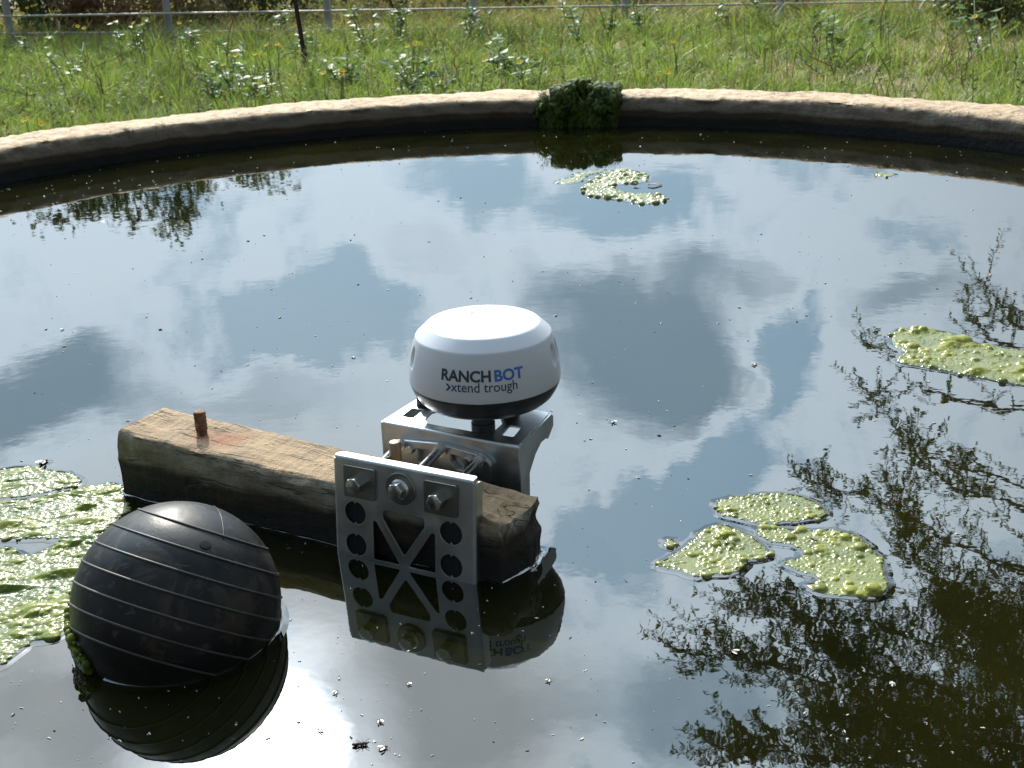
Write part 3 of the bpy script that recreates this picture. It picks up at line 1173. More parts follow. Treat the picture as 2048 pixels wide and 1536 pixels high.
aL, zL = solve_dome(883, 757)
aM, zM = solve_dome(987, 765)
aR, zR = solve_dome(1048, 757)
zb = solve_dome(964, 764)[1]
zt = solve_dome(964, 743)[1]
CAPH = (zt - zb) / 0.67
aC, _ = solve_dome(982, 757)
aB, _ = solve_dome(989, 757)
lettering('RANCH', 'lettering', M_INK, (aC - aL) * 0.1045, aL, zb, CAPH, dome, 0.034)
lettering('BOT', 'lettering', M_INKB, (aR - aB) * 0.1045, aB, zb, CAPH, dome, 0.034)
zb2 = solve_dome(964, 785)[1]
a1, _ = solve_dome(902, 776)
a2, _ = solve_dome(1035, 774)
lettering('xtend trough', 'lettering', M_NAVY, (a2 - a1) * 0.1045, a1, zb2, CAPH * 0.93, dome, 0.005)
# the chevron that runs into the x
a0, _ = solve_dome(891, 773)
a3, _ = solve_dome(903, 773)
mb = MB()
ch = CAPH * 0.93 * 0.50
wq = (a3 - a0) * 0.95
pts = [(0, 1), (0.42, 1), (1, 0.5), (0.42, 0), (0, 0), (0.55, 0.5)]
mb.add([tuple(on_dome(a0 + wq * x, zb2 + ch * y, 0.00035)) for x, y in pts], [(0, 5, 2, 1), (4, 3, 2, 5)])
mb.build('lettering', M_NAVY, dome, False)
# small moulded tab at the seam
mb = MB()
at_, zt_ = solve_dome(958, 800)
for z0, z1, off, w0, w1 in ((0.1726, 0.1800, 0.0011, 0.052, 0.042),):
    q = []
    for off_ in (0.0, off):
        for z, w in ((z0, w0), (z1, w1)):
            for s in (-1, 1):
                q.append(tuple(on_dome(at_ + s * w, z, off_)))
    mb.add(q, [(4, 5, 7, 6), (0, 4, 6, 2), (5, 1, 3, 7), (6, 7, 3, 2), (0, 1, 5, 4)])
sharpen(mb.build('clip_tab', M_WHITE, dome), 30)

# ------------------------------------------------------------------ ball float
BC, BR = Vector((-0.3953, 1.2115, 0.0369)), 0.1178
ballf = thing('ball_float', 'black rubber ball float with raised ribs half sunk beside green algae', 'float', tuple(BC))
mb = MB()
pf = [(max(1e-4, BR * math.sin(t)), -BR * math.cos(t)) for t in np.linspace(0.0, math.pi, 49)]
lathe(mb, pf, 96, None)
shell = mb.build('shell', M_RUBBER)
shell.parent = ballf
toC = (Vector((0, 0, CAM_H)) - BC).normalized()
iR = Vector(rt)
iR = (iR - toC * iR.dot(toC)).normalized()
iU = toC.cross(iR).normalized()
if iU.dot(Vector(up)) < 0:
    iU = -iU
axis = (iR * 0.285 + iU * 0.955 + toC * 0.07).normalized()
ax1 = axis.orthogonal().normalized()
ax2 = axis.cross(ax1)
for h in (0.755, 0.55, 0.345, 0.14, -0.065, -0.27, -0.475):
    mb = MB()
    rr = BR * math.sqrt(1 - h * h)
    vs_, fs = [], []
    NS, NT = 120, 8
    for i in range(NS):
        a = 2 * math.pi * i / NS
        dirv = ax1 * math.cos(a) + ax2 * math.sin(a)
        outw = (axis * h + dirv * math.sqrt(1 - h * h))
        tang = outw.cross(axis).normalized()
        nn = outw.cross(tang)
        for k in range(NT):
            b = 2 * math.pi * k / NT
            vs_.append(tuple(outw * (BR + 0.0002 + 0.0014 * math.cos(b)) + nn * 0.0015 * math.sin(b)))
    for i in range(NS):
        for k in range(NT):
            fs.append((i * NT + k, ((i + 1) % NS) * NT + k, ((i + 1) % NS) * NT + (k + 1) % NT, i * NT + (k + 1) % NT))
    mb.add(vs_, fs)
    mb.build('rib', M_RIB).parent = ballf
mb = MB()
sd = (iR * 0.30 + iU * 0.05 + toC * 0.9).normalized()
arc = []
for t in np.linspace(0.05, 0.75, 20):
    d = (axis * math.cos(t) + (sd - axis * sd.dot(axis)).normalized() * math.sin(t))
    arc.append(d * (BR + 0.0001))
tube(mb, arc, 0.0009, 6)
mb.build('seam', M_RUBBER).parent = ballf
pd = (iR * (47 / 210) + iU * (113 / 210) + toC * math.sqrt(1 - (47 / 210) ** 2 - (113 / 210) ** 2)).normalized()
mb = MB()
q = pd.to_track_quat('Z', 'Y').to_matrix().to_4x4()
lathe(mb, [(0.0068, -0.002), (0.0068, 0.0002), (0.0060, 0.0004), (0.002, 0.0004)], 20, Matrix.Translation(pd * BR) @ q)  # small flat near-black disc on the upper side of the shell
mb.build('dark_spot', simple('matte_black', (0.004, 0.004, 0.004), 0.9)).parent = ballf

# ------------------------------------------------------------------ water edge: the film that creeps up what stands in it


def meniscus(mb, loop, closed=True, h=0.0022, w=0.009, inward=0.0025):
    pts = [Vector((p[0], p[1], 0)) for p in loop]
    n = len(pts)
    area = sum(pts[i].x * pts[(i + 1) % n].y - pts[(i + 1) % n].x * pts[i].y for i in range(n))
    sg = 1 if area > 0 else -1
    ds = [-inward, 0, 0.0015, 0.0035, 0.006, w]
    vs_ = []
    for i, p in enumerate(pts):
        t = (pts[(i + 1) % n] - pts[i - 1]) if closed else (pts[min(i + 1, n - 1)] - pts[max(i - 1, 0)])
        t.normalize()
        o = Vector((t.y, -t.x, 0)) * sg
        for d in ds:
            z = 0.0004 + h * math.exp(-max(d, 0) / 0.0026) if d < w else 0.0002
            vs_.append(tuple(p + o * d + Vector((0, 0, z))))
    m_ = len(ds)
    fs = []
    for i in range(n if closed else n - 1):
        j = (i + 1) % n
        for k in range(m_ - 1):
            fs.append((i * m_ + k, i * m_ + k + 1, j * m_ + k + 1, j * m_ + k))
    mb.add(vs_, fs)


edge = MB()
rw = math.sqrt(BR ** 2 - BC.z ** 2)
meniscus(edge, [(BC.x + rw * math.cos(a), BC.y + rw * math.sin(a)) for a in np.linspace(0, 2 * math.pi, 120, endpoint=False)], h=0.003, w=0.012)
cw = 0.07 / 0.163
lp = [beam_point(a, 0, cw) for a in np.linspace(0, 1, 60)] + [beam_point(1, b, cw) for b in np.linspace(0.1, 1, 14)] + [beam_point(a, 1, cw) for a in np.linspace(0.98, 0, 60)] + [beam_point(0, b, cw) for b in np.linspace(0.9, 0.1, 12)]
meniscus(edge, [tuple(BMX @ Vector((x, y, 0))) for x, y, z in lp], h=0.0025)

# ------------------------------------------------------------------ algae mats


def densify(poly, step):
    out = []
    n = len(poly)
    for i in range(n):
        p0, p1, p2, p3 = (np.array(poly[(i + k) % n], float) for k in (-1, 0, 1, 2))
        m_ = max(2, int(np.linalg.norm(p2 - p1) / step))
        for k in range(m_):
            t = k / m_
            out.append(0.5 * ((2 * p1) + (-p0 + p2) * t + (2 * p0 - 5 * p1 + 4 * p2 - p3) * t * t + (-p0 + 3 * p1 - 3 * p2 + p3) * t ** 3))
    return np.array(out)


def inside(px, py, poly):
    c = np.zeros(px.shape, bool)
    x, y = poly[:, 0], poly[:, 1]
    j = len(poly) - 1
    for i in range(len(poly)):
        cond = ((y[i] > py) != (y[j] > py))
        with np.errstate(divide='ignore', invalid='ignore'):
            xin = (x[j] - x[i]) * (py - y[i]) / (y[j] - y[i]) + x[i]
        c ^= cond & (px < xin)
        j = i
    return c


def edge_dist(px, py, poly):
    d = np.full(px.shape, 1e9)
    n = len(poly)
    for i in range(n):
        a, b = poly[i], poly[(i + 1) % n]
        ab = b - a
        L2 = ab @ ab + 1e-12
        t = np.clip(((px - a[0]) * ab[0] + (py - a[1]) * ab[1]) / L2, 0, 1)
        d = np.minimum(d, np.hypot(px - a[0] - t * ab[0], py - a[1] - t * ab[1]))
    return d


def algae(label, outline_px, mat, flat=0.62, stretch=1.0, sang=0.3, step=0.0013, r0=0.0024, r1=0.0075, cover=0.9, big=(), group=None, base_h=0.0016, lump=0.0, seed=1, wet=True, name='algae_mat'):
    g = np.random.default_rng(seed)
    w = np.array([at(x, y)[:2] for x, y in outline_px])
    poly = densify(w, 0.010)
    ring = np.array([[mnoise.noise(Vector((p[0] * 60, p[1] * 60, seed))), mnoise.noise(Vector((p[0] * 60, p[1] * 60, seed + 9)))] for p in poly])
    poly = poly + ring * 0.006
    lo, hi = poly.min(0) - 0.01, poly.max(0) + 0.01
    ctr = (lo + hi) / 2
    xs, ys = np.arange(lo[0], hi[0], step), np.arange(lo[1], hi[1], step)
    X, Y = np.meshgrid(xs, ys, indexing='ij')
    ins = inside(X, Y, poly)
    dist = edge_dist(X, Y, poly)
    Z = base_h * np.clip(dist / 0.006, 0, 1)
    if lump:
        for i in range(26):
            cx, cy = g.uniform(lo[0], hi[0]), g.uniform(lo[1], hi[1])
            rx, ry, a = g.uniform(0.015, 0.05), g.uniform(0.006, 0.014), g.uniform(0.1, 0.6)
            dx, dy = X - cx, Y - cy
            u_, v_ = dx * math.cos(a) + dy * math.sin(a), -dx * math.sin(a) + dy * math.cos(a)
            Z = np.maximum(Z, lump * g.uniform(0.4, 1) * np.exp(-(u_ / rx) ** 2 - (v_ / ry) ** 2) * np.clip(dist / 0.012, 0, 1))
    area = (hi - lo).prod()
    nb = int(cover * area / (math.pi * ((r0 + r1) / 2) ** 2))
    bx, by = g.uniform(lo[0], hi[0], nb), g.uniform(lo[1], hi[1], nb)
    br = r0 + (r1 - r0) * g.random(nb) ** 2.2
    # foam gathers in clumps
    cl = np.array([mnoise.noise(Vector((x * 24, y * 24, seed * 3.3))) for x, y in zip(bx, by)])
    keep = inside(bx, by, poly) & (cl > -0.05 - 0.5 * g.random(nb)) & ((br < r1 * 0.62) | (cl > 0.15))
    bubs = list(zip(bx[keep], by[keep], br[keep]))
    # fine froth between them
    nf = int(1.1 * area / (math.pi * (r0 * 0.75) ** 2))
    fx, fy = g.uniform(lo[0], hi[0], nf), g.uniform(lo[1], hi[1], nf)
    cf = np.array([mnoise.noise(Vector((x * 40, y * 40, seed * 1.7))) for x, y in zip(fx, fy)])
    kf = inside(fx, fy, poly) & (cf > -0.30)
    bubs += list(zip(fx[kf], fy[kf], g.uniform(r0 * 0.45, r0 * 0.95, int(kf.sum()))))
    # a bead of larger bubbles along the rim
    for p in poly[::2]:
        if g.random() < 0.28:
            bubs.append((p[0] + g.normal(0, 0.002), p[1] + g.normal(0, 0.002), g.uniform(r0, r1 * 0.9)))
    for x, y, rpx in [(x_, y_, r_ * 0.72) for x_, y_, r_ in big]:
        q = at(x, y)
        bubs.append((q[0], q[1], rpx))
    for cx, cy, r in bubs:
        R_ = r * stretch
        i0, i1 = max(0, int((cx - R_ - lo[0]) / step)), min(len(xs), int((cx + R_ - lo[0]) / step) + 2)
        j0, j1 = max(0, int((cy - R_ - lo[1]) / step)), min(len(ys), int((cy + R_ - lo[1]) / step) + 2)
        if i1 <= i0 or j1 <= j0:
            continue
        dx, dy = X[i0:i1, j0:j1] - cx, Y[i0:i1, j0:j1] - cy
        aa = sang + 0.5 * math.sin(cx * 37 + cy * 53)
        du, dv = (dx * math.cos(aa) + dy * math.sin(aa)) / stretch, -dx * math.sin(aa) + dy * math.cos(aa)
        d2 = 1 - (du * du + dv * dv) / (r * r)
        base = Z[i0:i1, j0:j1]
        rise = float(base[base.shape[0] // 2, base.shape[1] // 2])
        cand = np.where(d2 > 0, np.sqrt(np.maximum(d2, 0)) * r * flat + max(base_h * 0.6, min(rise, 0.012) * 0.75), -1)
        Z[i0:i1, j0:j1] = np.maximum(base, cand)
        ins[i0:i1, j0:j1] |= (d2 > 0)
    Z += (g.random(Z.shape) - 0.5) * step * 0.25
    Z = np.where(ins, Z, -0.002)
    idx = -np.ones(X.shape, int)
    grow = ins.copy()
    grow[1:] |= ins[:-1]
    grow[:-1] |= ins[1:]
    grow[:, 1:] |= ins[:, :-1]
    grow[:, :-1] |= ins[:, 1:]
    idx[grow] = np.arange(grow.sum())
    vs_ = np.column_stack([X[grow] - ctr[0], Y[grow] - ctr[1], Z[grow]])
    q = grow[:-1, :-1] & grow[1:, :-1] & grow[1:, 1:] & grow[:-1, 1:]
    F = np.stack([idx[:-1, :-1][q], idx[1:, :-1][q], idx[1:, 1:][q], idx[:-1, 1:][q]], 1)
    mb = MB()
    mb.add(vs_, F.tolist())
    o = mb.build(name, mat)
    o.location = (ctr[0], ctr[1], 0.0004)
    tag(o, label, 'algae', group)
    if wet:
        meniscus(edge, poly, h=0.0014, w=0.010, inward=0.001)
    return o


GA = 'algae mats floating in the tank'
algae('oval mat of pale bubbly algae, farther of the three beside the tree reflection',
      [(1428, 1010), (1445, 1000), (1500, 993), (1545, 988), (1600, 995), (1640, 1012), (1655, 1025), (1630, 1040), (1590, 1045), (1520, 1050), (1480, 1042), (1440, 1030)],
      M_ALGAE, group=GA, seed=2, r1=0.006)
algae('pointed mat of bubbly algae with greyish foam nearest the clamp plate',
      [(1312, 1127), (1335, 1118), (1370, 1095), (1400, 1070), (1435, 1053), (1470, 1058), (1500, 1075), (1540, 1108), (1500, 1125), (1465, 1150), (1430, 1153), (1400, 1155), (1360, 1145), (1325, 1138)],
      M_ALGAE, group=GA, seed=3, r1=0.0085)
algae('large yellow green mat of round bubbles with a brown seed on it',
      [(1512, 1065), (1530, 1055), (1600, 1062), (1690, 1065), (1740, 1095), (1765, 1130), (1765, 1190), (1700, 1195), (1640, 1190), (1610, 1170), (1640, 1160), (1600, 1145), (1565, 1130), (1600, 1115), (1590, 1095), (1540, 1085)],
      M_ALGAE, group=GA, seed=4, r1=0.0105, big=[(1690, 1078, 0.012), (1720, 1098, 0.014), (1640, 1180, 0.013), (1700, 1185, 0.014), (1745, 1185, 0.014)])
algae('long lumpy algae mat with swollen bubbles under the overhanging branch reflection',
      [(1790, 665), (1830, 658), (1900, 668), (1960, 690), (2060, 705), (2200, 740), (2200, 800), (2060, 775), (2000, 765), (1900, 745), (1840, 735), (1795, 725), (1810, 705), (1785, 690)],
      M_ALGAE, group=GA, seed=5, step=0.002, r1=0.010, lump=0.012,
      big=[(1805, 688, 0.016), (1825, 695, 0.019), (1845, 664, 0.012), (1905, 688, 0.022), (1925, 684, 0.025), (1890, 690, 0.014), (1950, 722, 0.012)])
algae('pale curled algae mat floating below the mossy rim',
      [(1165, 380), (1190, 360), (1215, 345), (1250, 340), (1290, 350), (1295, 362), (1250, 368), (1220, 372), (1245, 385), (1300, 390), (1335, 400), (1290, 408), (1230, 398), (1185, 392)],
      M_ALGAE3, group=GA, seed=6, step=0.003, r0=0.005, r1=0.013)
algae('thin sliver of pale algae film beside the curled mat', [(1112, 364), (1140, 356), (1165, 353), (1172, 358), (1150, 366), (1125, 368)], M_ALGAE3, group=GA, seed=7, step=0.003, r0=0.003, r1=0.006, cover=0.3)
algae('narrow pale algae film between the curled mat and the moss', [(1148, 350), (1175, 343), (1208, 340), (1198, 346), (1175, 350), (1160, 354)], M_ALGAE3, group=GA, seed=17, step=0.003, r0=0.003, r1=0.006, cover=0.3)
algae('tiny green algae scrap near the right part of the rim', [(1752, 350), (1770, 346), (1792, 350), (1775, 355), (1760, 355)], M_ALGAE3, group=GA, seed=8, step=0.003, r0=0.004, r1=0.007)
algae('olive algae mat at the left edge, farthest from the ball float',
      [(-180, 965), (-40, 950), (10, 940), (50, 935), (100, 942), (140, 950), (160, 968), (100, 985), (60, 993), (-40, 1005), (-180, 1015)], M_ALGAE2, group=GA, seed=9, lump=0.006, r0=0.0024, r1=0.006, flat=0.5, stretch=1.7)
algae('wide wet green algae mat between the beam end and the ball float',
      [(-180, 1022), (-40, 1008), (60, 1000), (120, 988), (180, 975), (238, 970), (250, 1000), (260, 1012), (225, 1050), (170, 1076), (60, 1078), (-40, 1083), (-180, 1090)], M_ALGAE2, group=GA, seed=10, lump=0.011, r0=0.0024, r1=0.006, flat=0.5, stretch=1.8)
algae('broad bubbly green algae mat pressed against the ball float',
      [(-180, 1110), (-40, 1102), (10, 1100), (60, 1112), (130, 1084), (200, 1066), (240, 1070), (200, 1130), (180, 1190), (160, 1240), (110, 1278), (60, 1290), (20, 1320), (-40, 1345), (-180, 1350)], M_ALGAE2, group=GA, seed=12, lump=0.012, r0=0.0024, r1=0.0065, flat=0.5, stretch=1.6,
      big=[(35, 1126, 0.011)])
algae('small round clot of foam left of the pointed algae mat', [(1330, 1082), (1345, 1081), (1352, 1090), (1340, 1095), (1331, 1090)], M_ALGAE, group=GA, seed=13, r1=0.009, step=0.0015)
# slimy fringe climbing the ball
mb = MB()
g = np.random.default_rng(5)
for i in range(420):
    t = g.random()
    a = math.radians(152 + 75 * t)
    el = g.normal(0, 0.05) + 0.02
    r = BR + 0.003
    hz = -BC.z + 0.004 + abs(g.normal(0, 0.020)) * (1 - abs(t - 0.5))
    rr = math.sqrt(max(1e-5, r * r - hz * hz))
    p = Vector((BC.x + rr * math.cos(a), BC.y + rr * math.sin(a), BC.z + hz))
    s = g.uniform(0.0025, 0.006)
    lathe(mb, [(s * math.sin(u_) * 1.0 + 1e-5, -s * math.cos(u_)) for u_ in np.linspace(0, math.pi, 6)], 7, Matrix.Translation(p) @ Matrix.Rotation(g.uniform(0, 3), 4, 'X'))
tag(mb.build('algae_fringe', M_ALGAE2), 'slimy bright green algae fringe clinging to the side of the ball float', 'algae')
tag(edge.build('water_edge', M_WATER), kind='structure')

# ------------------------------------------------------------------ moss on the rim
def lump_mesh(mb, c, rx, ry, rz, seed, amp=0.3, freq=2.2, sub=4, rot=0.0, fine_amp=0.08):
    bm = bmesh.new()
    bmesh.ops.create_icosphere(bm, subdivisions=sub, radius=1.0)
    R = Matrix.Rotation(rot, 3, 'Z')
    vs_, tint = [], []
    for v in bm.verts:
        p = v.co.copy()
        n = mnoise.noise(p * freq + Vector((seed * 3.7, 1.3, seed)))
        n2 = mnoise.noise(p * freq * 4 + Vector((seed, 7.3, 2)))
        n3 = mnoise.noise(p * freq * 11 + Vector((seed, 1.3, 5)))
        q = p * (1 + amp * n + fine_amp * 1.6 * n2 + fine_amp * n3)
        q = R @ Vector((q.x * rx, q.y * ry, q.z * rz))
        vs_.append((c[0] + q.x, c[1] + q.y, c[2] + q.z))
        tint.append(min(1, max(0, 0.4 + 0.9 * n2 + 0.5 * n)))
    mb.add(vs_, [[v.index for v in f.verts] for f in bm.faces], np.array(tint))
    bm.free()


mc = at(1155, 196, 0.12)
mdir = Vector((mc[0] - TC[0], mc[1] - TC[1], 0)).normalized()
mtan = Vector((-mdir.y, mdir.x, 0)) * -1
if mtan.x < 0:
    mtan = -mtan


def mpos(px, dr, z):
    """beside the rim: px along the rim in picture pixels from the moss centre, dr outwards from the inner face"""
    b = mdir * (TR_ + dr) + mtan * (px / 479.0)
    b = b.normalized() * (TR_ + dr)
    return (TC[0] + b.x, TC[1] + b.y, z)


mb = MB()
for i, (px, dr, z, rx, ry, rz, sq) in enumerate([
        (-30, 0.0, 0.100, 0.066, 0.075, 0.078, 0.3), (46, 0.01, 0.100, 0.066, 0.08, 0.070, 0.3), (12, 0.05, 0.125, 0.034, 0.05, 0.050, 0.5),
        (-66, 0.02, 0.082, 0.042, 0.06, 0.050, 0.4), (-12, 0.06, 0.150, 0.040, 0.05, 0.030, 0.5), (60, 0.06, 0.135, 0.040, 0.05, 0.030, 0.5), (30, 0.08, 0.135, 0.03, 0.04, 0.035, 0.5),
        (-52, -0.006, 0.030, 0.050, 0.034, 0.085, 0.25), (-10, -0.004, 0.030, 0.044, 0.026, 0.080, 0.25), (30, -0.008, 0.035, 0.050, 0.036, 0.085, 0.25), (62, -0.004, 0.045, 0.034, 0.03, 0.080, 0.25),
        (78, 0.03, 0.095, 0.020, 0.04, 0.034, 0.5), (-82, 0.02, 0.060, 0.022, 0.04, 0.040, 0.5)]):
    lump_mesh(mb, mpos(px, dr, z), rx, ry, rz, i + 1, sq, 1.5, 6, math.atan2(mtan.y, mtan.x), 0.036)
g = np.random.default_rng(3)
for i in range(900):
    px = g.uniform(-82, 80)
    top_ = g.random() < 0.6
    z = g.uniform(0.10, 0.165) if top_ else g.uniform(0.015, 0.13)
    p = Vector(mpos(px, g.uniform(-0.02, 0.10) if top_ else g.uniform(-0.045, -0.02), z))
    L = g.uniform(0.01, 0.03)
    d = Vector((g.normal(0, 0.6), g.normal(0, 0.6), 0.5 if top_ else -1.2)).normalized()
    s = Vector((g.normal(), g.normal(), g.normal())).normalized() * 0.0015
    mb.add([tuple(p - s), tuple(p + s), tuple(p + d * L)], [(0, 1, 2)], g.uniform(0.2, 1))
tag(mb.build('moss_clump', M_MOSS, tint=True), 'dark green clump of moss draped over the far rim of the tank', 'moss')

# ------------------------------------------------------------------ drowned insects, leaf, seeds, specks
def insect(label, px, L, heading, mat=None, wings=True, group='drowned insects on the water', z=0.0012):
    p = at(*px)
    t = thing('drowned_insect', label, 'insect', (p[0], p[1], z), group)
    Rm = Matrix.Translation((p[0], p[1], z)) @ Matrix.Rotation(heading, 4, 'Z')
    mb = MB()
    for cx, rx, ry in ((-0.28, 0.26, 0.11), (0.08, 0.15, 0.12), (0.30, 0.10, 0.10)):
        bm = bmesh.new()
        bmesh.ops.create_icosphere(bm, subdivisions=2, radius=1.0)
        mb.add([tuple(Rm @ Vector(((v.co.x * rx + cx) * L, v.co.y * ry * L, (v.co.z * ry + 0.05) * L))) for v in bm.verts], [[v.index for v in f.verts] for f in bm.faces])
        bm.free()
    mb.build('body', mat or M_BUG, t)
    mb = MB()
    for s in (-1, 1):
        for x in (0.0, 0.1, 0.2):
            tube(mb, [Rm @ Vector((x * L, s * 0.1 * L, 0.05 * L)), Rm @ Vector(((x + (x - 0.1) * 2) * L, s * 0.32 * L, 0.06 * L)), Rm @ Vector(((x + (x - 0.1) * 3) * L, s * 0.48 * L, 0))], 0.016 * L, 4)
    mb.build('legs', mat or M_BUG, t)
    if wings:
        for s in (-1, 1):
            mb = MB()
            pts = [(0.1, 0.06), (-0.05, 0.28), (-0.35, 0.42), (-0.55, 0.36), (-0.4, 0.2)]
            lo_ = [tuple(Rm @ Vector((x * L, s * y * L, (0.12 + 0.1 * y) * L))) for x, y in pts]
            hi_ = [(x, y, zz + 0.0002) for x, y, zz in lo_]
            n = len(pts)
            mb.add(lo_ + hi_, [tuple(range(n)), tuple(range(2 * n - 1, n - 1, -1))] + [(i, (i + 1) % n, n + (i + 1) % n, n + i) for i in range(n)])
            mb.build('wing', M_WING, t, False)
    return t


insect('red winged insect floating on the grey cloud reflection', (1510, 730), 0.012, 0.4, M_REDBUG)
insect('dark fly with spread wings near the bottom branch reflection', (1466, 1306), 0.012, 2.6)
insect('brown bee floating beside the left algae mat', (88, 926), 0.020, 1.2)
insect('pale bug floating between the dome and the right algae', (1226, 845), 0.012, 2.0)
insect('brown beetle sitting on the large yellow green mat', (1626, 1090), 0.013, 2.2, wings=False, z=0.0075)
insect('dark beetle floating just off the large yellow green mat', (1746, 1098), 0.009, 0.4, wings=False)
insect('long legged insect on the pale curled algae', (1272, 372), 0.024, -1.2, wings=False, z=0.006)
insect('black shiny beetle near the sun glare below the ball float', (722, 1491), 0.017, 0.1, wings=False)
insect('small fly beside the black beetle', (768, 1498), 0.010, 0.5)
insect('dark gnat below the clamp plate reflection', (672, 1386), 0.007, 1.0)
insect('star shaped fly between gnat and black beetle', (760, 1444), 0.008, 1.9)
insect('dark gnat near the left rim of the blue sky reflection', (125, 660), 0.008, 0.2)
insect('small gnat straight below the clamp plate reflection', (817, 1369), 0.006, 2.2)
insect('small dark gnat on the faint round patch below the beam', (1098, 1362), 0.007, 0.9)
insect('small fly below the white dome near the bracket', (640, 1462), 0.007, 2.9)

p = at(1310, 372)
mb = MB()
n = 9
lf = []
for i in range(n):
    t = i / (n - 1)
    w = 0.008 * math.sin(math.pi * min(1, t * 0.95 + 0.03)) + 0.0008
    lf.append([(-0.022 + 0.044 * t, s * w, 0.002 + 0.003 * abs(s) + 0.002 * math.sin(t * 5)) for s in (-1, 0, 1)])
vs_ = [v for r_ in lf for v in r_]
fs = []
for i in range(n - 1):
    for k in range(2):
        fs.append((i * 3 + k, (i + 1) * 3 + k, (i + 1) * 3 + k + 1, i * 3 + k + 1))
mb.add(vs_, fs)
o = mb.build('fallen_leaf', M_DRYLEAF)
o.location = (p[0], p[1], 0.0006)
tag(o, 'curled reddish dry leaf floating beside the pale curled algae', 'leaf')

g = np.random.default_rng(21)
for nm, mat, count, kind_lab in (('floating_specks', M_SPECK, 880, 0), ('floating_grit', M_SPECKD, 190, 1)):
    mb = MB()
    made = 0
    while made < count:
        if made < count * 0.55:
            x, y = g.uniform(-30, 2080), g.uniform(262, 1536)
        else:
            x, y = g.uniform(-30, 2080), 262 + 1274 * g.random() ** 0.7
        if kind_lab == 0 and g.random() < 0.22:
            x = g.uniform(0, 2048)
            y = 262 + 0.00013 * (x - 1250) ** 2 * 0.45 + g.uniform(4, 75)
        q = at(x, y)
        if math.hypot(q[0] - TC[0], q[1] - TC[1]) > TR_ - 0.02:
            continue
        if (Vector((q[0], q[1])) - BC.to_2d()).length < rw + 0.004:
            continue
        made += 1
        dist = math.hypot(q[0], q[1])
        s = (0.0004 + 0.0011 * g.random() ** 2.5) * (0.55 + 0.42 * dist)
        if y < 340:
            s *= 0.72
        if g.random() < 0.03:
            s *= 1.7
        n = int(g.choice([1, 1, 2, 3]))
        for k in range(n):
            a = g.uniform(0, math.pi)
            L, W = s * g.uniform(1.0, 2.1), s * g.uniform(0.2, 0.5)
            c, sn = math.cos(a), math.sin(a)
            ox, oy = g.normal(0, s * 0.4, 2)
            z0, z1 = 0.0003, 0.0003 + s * g.uniform(0.3, 0.9)
            vs_ = []
            for z, m_ in ((z0, 1), (z1, 0.55)):
                for ex, ey in ((-1, -1), (1, -1), (1, 1), (-1, 1)):
                    vs_.append((q[0] + ox + (ex * L * c - ey * W * sn) * m_, q[1] + oy + (ex * L * sn + ey * W * c) * m_, z))
            mb.add(vs_, [(4, 5, 6, 7), (0, 1, 5, 4), (1, 2, 6, 5), (2, 3, 7, 6), (3, 0, 4, 7)])
    tag(mb.build(nm, mat, None, False), kind='stuff')

# ------------------------------------------------------------------ grass field


def value_noise(x, y, s, seed):
    x, y = x * s, y * s
    xi, yi = np.floor(x).astype(int), np.floor(y).astype(int)
    fx, fy = x - xi, y - yi
    fx, fy = fx * fx * (3 - 2 * fx), fy * fy * (3 - 2 * fy)

    def h(a, b):
        v = np.sin(a * 127.1 + b * 311.7 + seed * 74.7) * 43758.5453
        return v - np.floor(v)
    return (h(xi, yi) * (1 - fx) + h(xi + 1, yi) * fx) * (1 - fy) + (h(xi, yi + 1) * (1 - fx) + h(xi + 1, yi + 1) * fx) * fy


bare = [(*at(1235, 108, GZ)[:2], 0.7), (*at(1650, 165, GZ)[:2], 0.55), (*at(1850, 180, GZ)[:2], 0.6), (*at(1500, 135, GZ)[:2], 0.5), (*at(1990, 75, GZ)[:2], 1.0), (*at(1880, 110, GZ)[:2], 0.5)]


